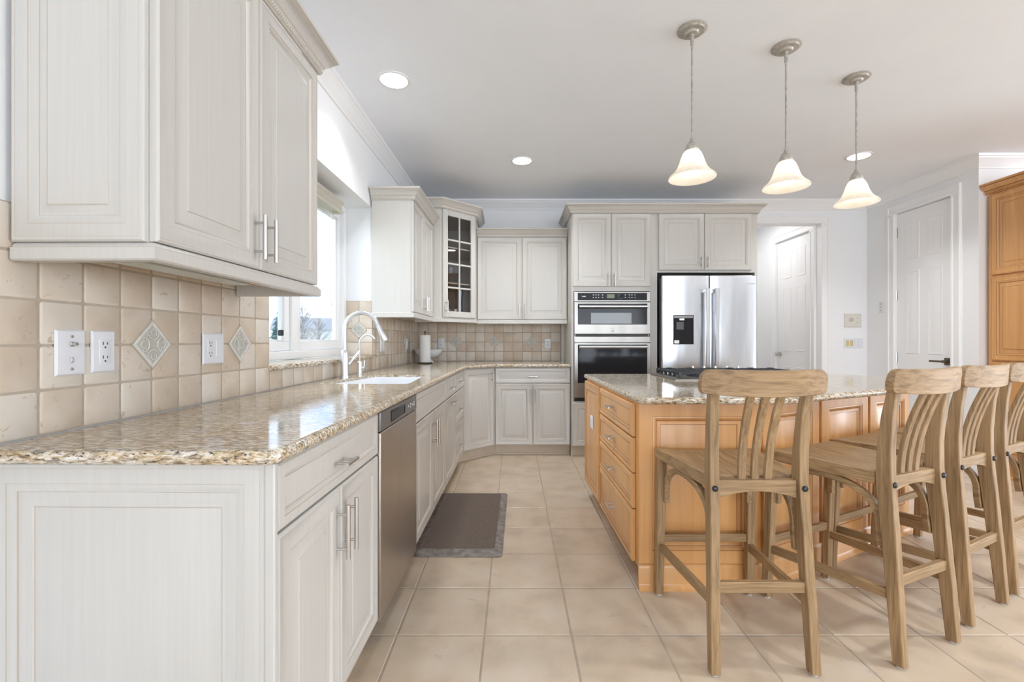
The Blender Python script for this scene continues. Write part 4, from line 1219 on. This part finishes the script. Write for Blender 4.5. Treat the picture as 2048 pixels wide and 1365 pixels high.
# ================================================================= BAR STOOLS
st = thing('bar_stool', 'weathered oak slat-back bar stool facing the flat end of the island', 'bar stool', (0.862, 1.818, 0), 0, 'oak bar stools around the island')
OX, OY, OZ = M['oak_x'], M['oak_y'], M['oak_z']
def lerp(a, b, t): return a + (b - a) * t
rear_prof = [(-0.247, 0.006, 0.172, 0.0165, 0.018), (-0.232, 0.20, 0.168, 0.0165, 0.021), (-0.214, 0.42, 0.162, 0.0165, 0.024), (-0.199, 0.58, 0.158, 0.0165, 0.026), (-0.194, 0.66, 0.157, 0.0165, 0.026), (-0.196, 0.76, 0.158, 0.0165, 0.023), (-0.207, 0.88, 0.161, 0.0165, 0.019), (-0.226, 0.985, 0.165, 0.0165, 0.015)]
for s in (-1, 1):
    lg = MB().post([(s * x, y, z, hx, hy) for y, z, x, hx, hy in rear_prof]).build('leg', OZ, st, bevel=0.003)
    MB().lathe([(0, 0.0), (0.013, 0.0), (0.013, 0.0055), (0, 0.0055)], (s * 0.172, -0.247, 0), 12).build('foot_pad', M['felt'], lg)
    b_ = MB().lathe([(0, 0), (0.0105, 0), (0.0105, 0.003), (0.007, 0.007), (0, 0.0085)], n=14)
    b_.v = [(s * 0.1575 + x, -0.2225 - z, 0.632 + y) for x, y, z in b_.v]
    b_.build('bolt', M['steel_dark'], lg)
for s in (-1, 1):
    lg = MB().post([(s * 0.205, 0.250, 0.006, 0.017, 0.017), (s * 0.199, 0.226, 0.626, 0.018, 0.018)]).build('leg', OZ, st, bevel=0.003)
    MB().lathe([(0, 0.0), (0.013, 0.0), (0.013, 0.0055), (0, 0.0055)], (s * 0.205, 0.250, 0), 12).build('foot_pad', M['felt'], lg)
# saddle seat
seat = MB(); nx_, ny_ = 12, 10; top = []; bot = []
for j in range(ny_ + 1):
    v = j / ny_; y = lerp(-0.166, 0.252, v)
    hwid = lerp(0.170, 0.224, v)
    if j == ny_: hwid -= 0.004
    for i in range(nx_ + 1):
        a = i / nx_ * 2 - 1
        dip = 0.024 * (1 - a * a) * math.sin(PI * min(1, 0.12 + v * 0.8))
        fr = -0.006 * max(0, (v - 0.85) / 0.15) ** 2
        top.append((a * hwid, y, 0.670 - dip + fr)); bot.append((a * hwid, y, 0.622 - 0.004 * (1 - a * a)))
n1 = (nx_ + 1) * (ny_ + 1); fs = []
for j in range(ny_):
    for i in range(nx_):
        q = j * (nx_ + 1) + i
        fs.append((q, q + 1, q + nx_ + 2, q + nx_ + 1)); fs.append((n1 + q, n1 + q + nx_ + 1, n1 + q + nx_ + 2, n1 + q + 1))
for i in range(nx_): fs.append((i, n1 + i, n1 + i + 1, i + 1)); q = ny_ * (nx_ + 1) + i; fs.append((q, q + 1, n1 + q + 1, n1 + q))
for j in range(ny_): q = j * (nx_ + 1); fs.append((q, q + nx_ + 1, n1 + q + nx_ + 1, n1 + q)); q += nx_; fs.append((q, n1 + q, n1 + q + nx_ + 1, q + nx_ + 1))
seat.add(top + bot, fs).build('seat', OY, st, bevel=0.004)
# rear apron with arched underside
ap = []
for k in range(13):
    a = k / 12 * 2 - 1; x = a * 0.140
    zb = 0.592 + 0.024 * (1 - a * a)
    ap.append([(x, -0.205, zb), (x, -0.168, zb), (x, -0.168, 0.656), (x, -0.205, 0.656)])
MB().loft(ap).build('apron', OX, st, bevel=0.002)
# curved top rail
tr = []
half = [0.0, 0.15, 0.3, 0.45, 0.6, 0.72, 0.81, 0.86, 0.90, 0.93, 0.955, 0.975, 0.99, 1.0]
for a in [-q for q in half[::-1]][:-1] + half:
    x = a * 0.218
    yc = -0.248 - 0.026 * (1 - a * a) + 0.012 * a * a
    ea_ = max(0.0, (abs(a) - 0.835) / 0.165); eb_ = max(0.0, (abs(a) - 0.92) / 0.08)
    z1 = 1.054 - 0.036 * (1 - math.sqrt(max(0, 1 - ea_ ** 2))) - 0.004 * (1 - a * a); z0 = 0.966 + 0.016 * (1 - math.sqrt(max(0, 1 - eb_ ** 2))) - 0.009 * (1 - a * a)
    zm = (z0 + z1) / 2
    tr.append([(x, yc - 0.013, z0 + 0.002), (x, yc + 0.013, z0 + 0.002), (x, yc + 0.014, zm), (x, yc + 0.012 - 0.004, z1), (x, yc - 0.014 - 0.004, z1), (x, yc - 0.015, zm)])
MB().loft(tr).build('top_rail', OX, st, bevel=0.004)
for xo in (-0.052, 0.0, 0.052):
    pts = []
    for k in range(11):
        t = k / 10
        pts.append((xo * (0.9 + 0.1 * t), -0.184 - 0.080 * t ** 1.9, 0.640 + 0.332 * t, 0.013, 0.008))
    MB().post(pts).build('slat', OZ, st, bevel=0.002)
# bentwood braces
for s in (-1, 1):
    pts = []
    yf, yr = 0.214, -0.172
    for k in range(21):
        a = PI * k / 20
        c = math.cos(a); sn = math.sin(a)
        y = lerp(yr, yf, (c + 1) / 2); xx = lerp(0.152, 0.183, (c + 1) / 2)
        pts.append((s * xx, y, 0.452 + 0.158 * (abs(sn) ** 0.62)))
    pts = [(s * 0.183, yf, 0.43)] + pts + [(s * 0.153, yr - 0.006, 0.40)]
    MB().tube(pts, 0.0165, 4, rot=PI / 4).build('arched_brace', OY, st, bevel=0.002)
# stretchers
def stretcher(p, q, hw, hh, mat):
    p, q = Vector(p), Vector(q); d = (q - p).normalized(); n = Vector((-d.y, d.x, 0)).normalized() * hw; u = Vector((0, 0, hh))
    MB().loft([[e + n + u, e - n + u, e - n - u, e + n - u] for e in (p, q)]).build('stretcher', mat, st, bevel=0.002)
stretcher((-0.186, 0.241, 0.262), (0.186, 0.241, 0.262), 0.010, 0.017, OX)
stretcher((-0.152, -0.226, 0.292), (0.152, -0.226, 0.292), 0.010, 0.019, OX)
for s in (-1, 1): stretcher((s * 0.199, 0.225, 0.222), (s * 0.168, -0.212, 0.240), 0.010, 0.017, OY)
def place_stool(rear, ang, label):
    a = R(ang); c = copy_tree(st)
    c.location = (rear[0] - math.sin(a) * 0.247, rear[1] + math.cos(a) * 0.247, 0); c.rotation_euler = (0, 0, a); c['label'] = label
    return c
place_stool((1.520, 1.672), 23, 'weathered oak slat-back bar stool, second in the row, at the angled island side')
place_stool((1.985, 1.914), 27, 'weathered oak slat-back bar stool, third in the row, seen between two others')
place_stool((2.415, 2.140), 27, 'weathered oak slat-back bar stool farthest along the row, beside the tall wooden cabinet')

# ================================================================= ANTI-FATIGUE MAT
mt = thing('kitchen_mat', 'brown cushioned mat lying on the floor tiles in front of the sink', 'mat', (-0.30, 2.925, 0.0005), R(-0.8))
def rc(hx, hy, r, z): return [(x, y, z) for x, y in round_corners([(-hx, -hy), (hx, -hy), (hx, hy), (-hx, hy)], r, None, 4)]
hx, hy = 0.245, 0.505
MB().loft([rc(hx, hy, 0.03, 0), rc(hx, hy, 0.03, 0.004), rc(hx - 0.045, hy - 0.06, 0.02, 0.0185)]).build('sloped_edge', M['mat_edge'], mt)
MB().loft([rc(hx - 0.045, hy - 0.06, 0.02, 0.0186), rc(hx - 0.046, hy - 0.061, 0.02, 0.020)]).build('cushion_top', M['mat_top'], mt)

# ================================================================= TALL WOODEN CABINET ON THE RIGHT
pc = thing('pantry_cabinet', 'tall honey maple cabinet with raised panel doors in the right alcove', 'cabinet', (4.10, 3.935, 0), R(-90))
pw = 1.0
MB().box(0, pw, 0, 0.60, 0.105, 2.418).build('carcass', M['maple'], pc, smooth=0)
MB().box(0, pw, 0.03, 0.06, 0, 0.105).sweep([(0, 0.03), (pw, 0.03)], IB, 0).build('toe_kick', M['maple'], pc)
for z0, z1 in ((1.712, 2.40), (0.985, 1.698), (0.125, 0.970)):
    for x0, x1 in ((0.034, 0.498), (0.502, 0.966)):
        front(pc, 'door', x0, x1, z0, z1, None, WOODM)
crown(pc, [(0, -0.02), (pw, -0.02), (pw, 0.60)], 2.408, True, WOODM)

# ================================================================= PENDANTS, RECESSED LIGHTS, ADDED FILL LAMPS
pend = thing('pendant_light', 'pendant lamp with bell glass shade, nearest of the three over the island', 'pendant lamp', (0.913, 2.336, 1.985), 0, 'pendant lamps over the island')
HZ = ZC - 1.985
MB().lathe([(0, HZ - 0.0005), (0.072, HZ - 0.0005), (0.073, HZ - 0.006), (0.064, HZ - 0.010), (0.060, HZ - 0.016), (0.036, HZ - 0.020), (0.030, HZ - 0.028), (0.012, HZ - 0.032), (0.010, HZ - 0.036), (0, HZ - 0.036)], n=32).build('canopy', M['pewter'], pend)
MB().lathe([(0.0085, 0.20), (0.0055, 0.21), (0.0055, HZ - 0.085), (0.0085, HZ - 0.083), (0.0085, HZ - 0.034), (0, HZ - 0.034)], n=12).build('stem', M['pewter'], pend)
MB().lathe([(0.034, 0.140), (0.036, 0.146), (0.033, 0.158), (0.024, 0.178), (0.012, 0.192), (0.0095, 0.205), (0, 0.207)], n=24).build('socket_cap', M['pewter'], pend)
sh = [(0.036, 0.139), (0.045, 0.128), (0.055, 0.104), (0.064, 0.075), (0.076, 0.048), (0.092, 0.028), (0.110, 0.012), (0.1165, 0.003), (0.116, 0.0), (0.112, 0.002), (0.104, 0.012), (0.088, 0.026), (0.072, 0.046), (0.060, 0.074), (0.051, 0.103), (0.041, 0.126), (0.033, 0.136)]
m_ = MB(); n = 40
vs = []; fs = []
for r_, z_ in sh:
    for j in range(n): a = 2 * PI * j / n; vs.append((r_ * math.cos(a), r_ * math.sin(a), z_))
for k in range(len(sh) - 1):
    for j in range(n): fs.append((k * n + j, k * n + (j + 1) % n, (k + 1) * n + (j + 1) % n, (k + 1) * n + j))
m_.add(vs, fs).build('shade', M['alabaster'], pend, smooth=60)
MB().lathe([(0, 0.030), (0.018, 0.036), (0.026, 0.055), (0.024, 0.075), (0.014, 0.10), (0.013, 0.135), (0, 0.135)], n=16).build('bulb', M['bulb'], pend)
def bulb_light(loc, p=10):
    l = bpy.data.lights.new('pendant_bulb_light', 'POINT'); l.energy = p; l.color = (1.0, 0.95, 0.88); l.shadow_soft_size = 0.03
    o = bpy.data.objects.new('pendant_bulb_light', l); C.objects.link(o); o.location = loc
bulb_light((0.913, 2.336, 1.985 + 0.012), 0.09)
for p, lab in (((1.479, 2.476, 2.005), 'pendant lamp with bell glass shade, middle of the three over the island'), ((2.078, 2.764, 2.015), 'pendant lamp with bell glass shade, farthest of the three, below the recessed light')):
    c = copy_tree(pend); c['label'] = lab; c.location = (p[0], p[1], 1.985)
    bulb_light((p[0], p[1], 1.985 + 0.012), 0.09)

rl0 = None
for k, (x, y, lab) in enumerate(((-0.735, 2.79, 'round recessed ceiling light near the near wall cabinet and window'), (0.07, 4.035, 'round recessed ceiling light in front of the back wall cabinets'), (2.98, 3.936, 'round recessed ceiling light behind the farthest pendant lamp'), (1.9, 0.1, None), (2.3, 1.4, None), (1.2, -2.0, None), (4.6, -0.6, None))):  # entries without a label are added unseen fill lamps, no fixture behind them
    if lab:
        if rl0 is None:
            r = rl0 = thing('recessed_light', lab, 'ceiling light', (x, y, ZC), 0, 'recessed ceiling lights')
            MB().lathe([(0.080, -0.0005), (0.100, -0.0005), (0.100, -0.004), (0.094, -0.007), (0.082, -0.006), (0.080, -0.0005)], n=36).build('trim_ring', M['trim'], r)
            MB().lathe([(0, -0.001), (0.0795, -0.001), (0.0795, -0.004), (0, -0.0045)], n=32).build('lens', M['lamp'], r)
        else:
            r = copy_tree(rl0); r.location = (x, y, ZC); r['label'] = lab
    area_light('recessed_and_fill_glow', (x, y, ZC - 0.012), (0, 0, 0), 0.15, 0.15, 2.6 if k == 0 else 5.0 if lab else 6.0, (0.95, 0.975, 1.0), 'DISK', R(120))
area_light('hall_fill_light', (2.95, 5.9, ZC - 0.01), (0, 0, 0), 0.3, 0.3, 3.2, (1, 0.98, 0.95), 'DISK')  # added unseen lamp that brightens the hall, no fixture modelled

# ================================================================= OUTSIDE THE SINK WINDOW
struct(MB().box(-120, -1.75, -20, 160, -0.7, -0.5).build('ground', M['lawn'], smooth=0))
ev = thing('spruce_tree', 'dark blue-green spruce seen through the window over the sink', 'tree', (-20.4, 40.5, -0.5))
MB().lathe([(0.18, 0), (0.12, 3), (0.02, 5.2)], n=8).build('trunk', M['bark'], ev)
nd = MB()
for k in range(1500):
    z = 0.3 + 5.0 * random.random() ** 1.3; rmax = 1.55 * (1 - z / 5.5) + 0.1
    a = random.uniform(0, 2 * PI); r = rmax * random.uniform(0.45, 1.0)
    c = Vector((r * math.cos(a), r * math.sin(a), z)); o_ = Vector((math.cos(a), math.sin(a), -0.45)) * 0.30; t_ = Vector((-math.sin(a), math.cos(a), 0)) * 0.10
    nd.add([c - t_, c + t_, c + o_, c + Vector((0, 0, 0.12))], [(0, 1, 2), (0, 2, 3), (1, 3, 2)])
nd.build('foliage', M['needles'], ev, smooth=0)
def bare_tree(x, y, h, lab, seed):
    random.seed(seed)
    t = thing('bare_tree', lab, 'tree', (x, y, -0.5), 0)
    m_ = MB().tube([(0, 0, 0), (0.05, 0, h * 0.4), (0, 0.05, h)], [0.14, 0.09, 0.02], 6); m_.build('trunk', M['bark'], t)
    b_ = MB()
    for k in range(60):
        z = h * random.uniform(0.2, 0.9); a = random.uniform(0, 2 * PI); l_ = h * 0.35 * (1.1 - z / h)
        p = Vector((0, 0, z)); q = p + Vector((math.cos(a) * l_, math.sin(a) * l_, l_ * 0.9))
        b_.tube([p, (p + q) / 2 + Vector((0, 0, -0.1)), q], [0.035, 0.02, 0.008], 4)
        for j in range(4):
            s0 = p.lerp(q, random.uniform(0.3, 0.9)); a2 = a + random.uniform(-1, 1)
            b_.tube([s0, s0 + Vector((math.cos(a2), math.sin(a2), 1.0)) * l_ * 0.35], [0.014, 0.006], 4)
    b_.build('branches', M['bark'], t)
bare_tree(-16.3, 35.0, 4.6, 'bare pale tree right of the spruce outside the window', 3)
bare_tree(-20.2, 47.0, 4.4, 'smaller bare tree farther off at the right edge of the window view', 5)
hs = thing('neighbor_house', 'pale house in the distance behind the bare trees outside the window', 'house', (-34.0, 78.0, -0.5), R(20))
MB().box(-6, 6, -4, 4, 0, 3.4).build('siding_walls', M['siding'], hs, smooth=0)
MB().add([(-6.4, -4.4, 3.4), (6.4, -4.4, 3.4), (6.4, 4.4, 3.4), (-6.4, 4.4, 3.4), (-6.4, 0, 5.6), (6.4, 0, 5.6)], [(0, 1, 5, 4), (2, 3, 4, 5), (0, 4, 3), (1, 2, 5), (0, 3, 2, 1)]).build('roof', M['roofing'], hs, smooth=0)
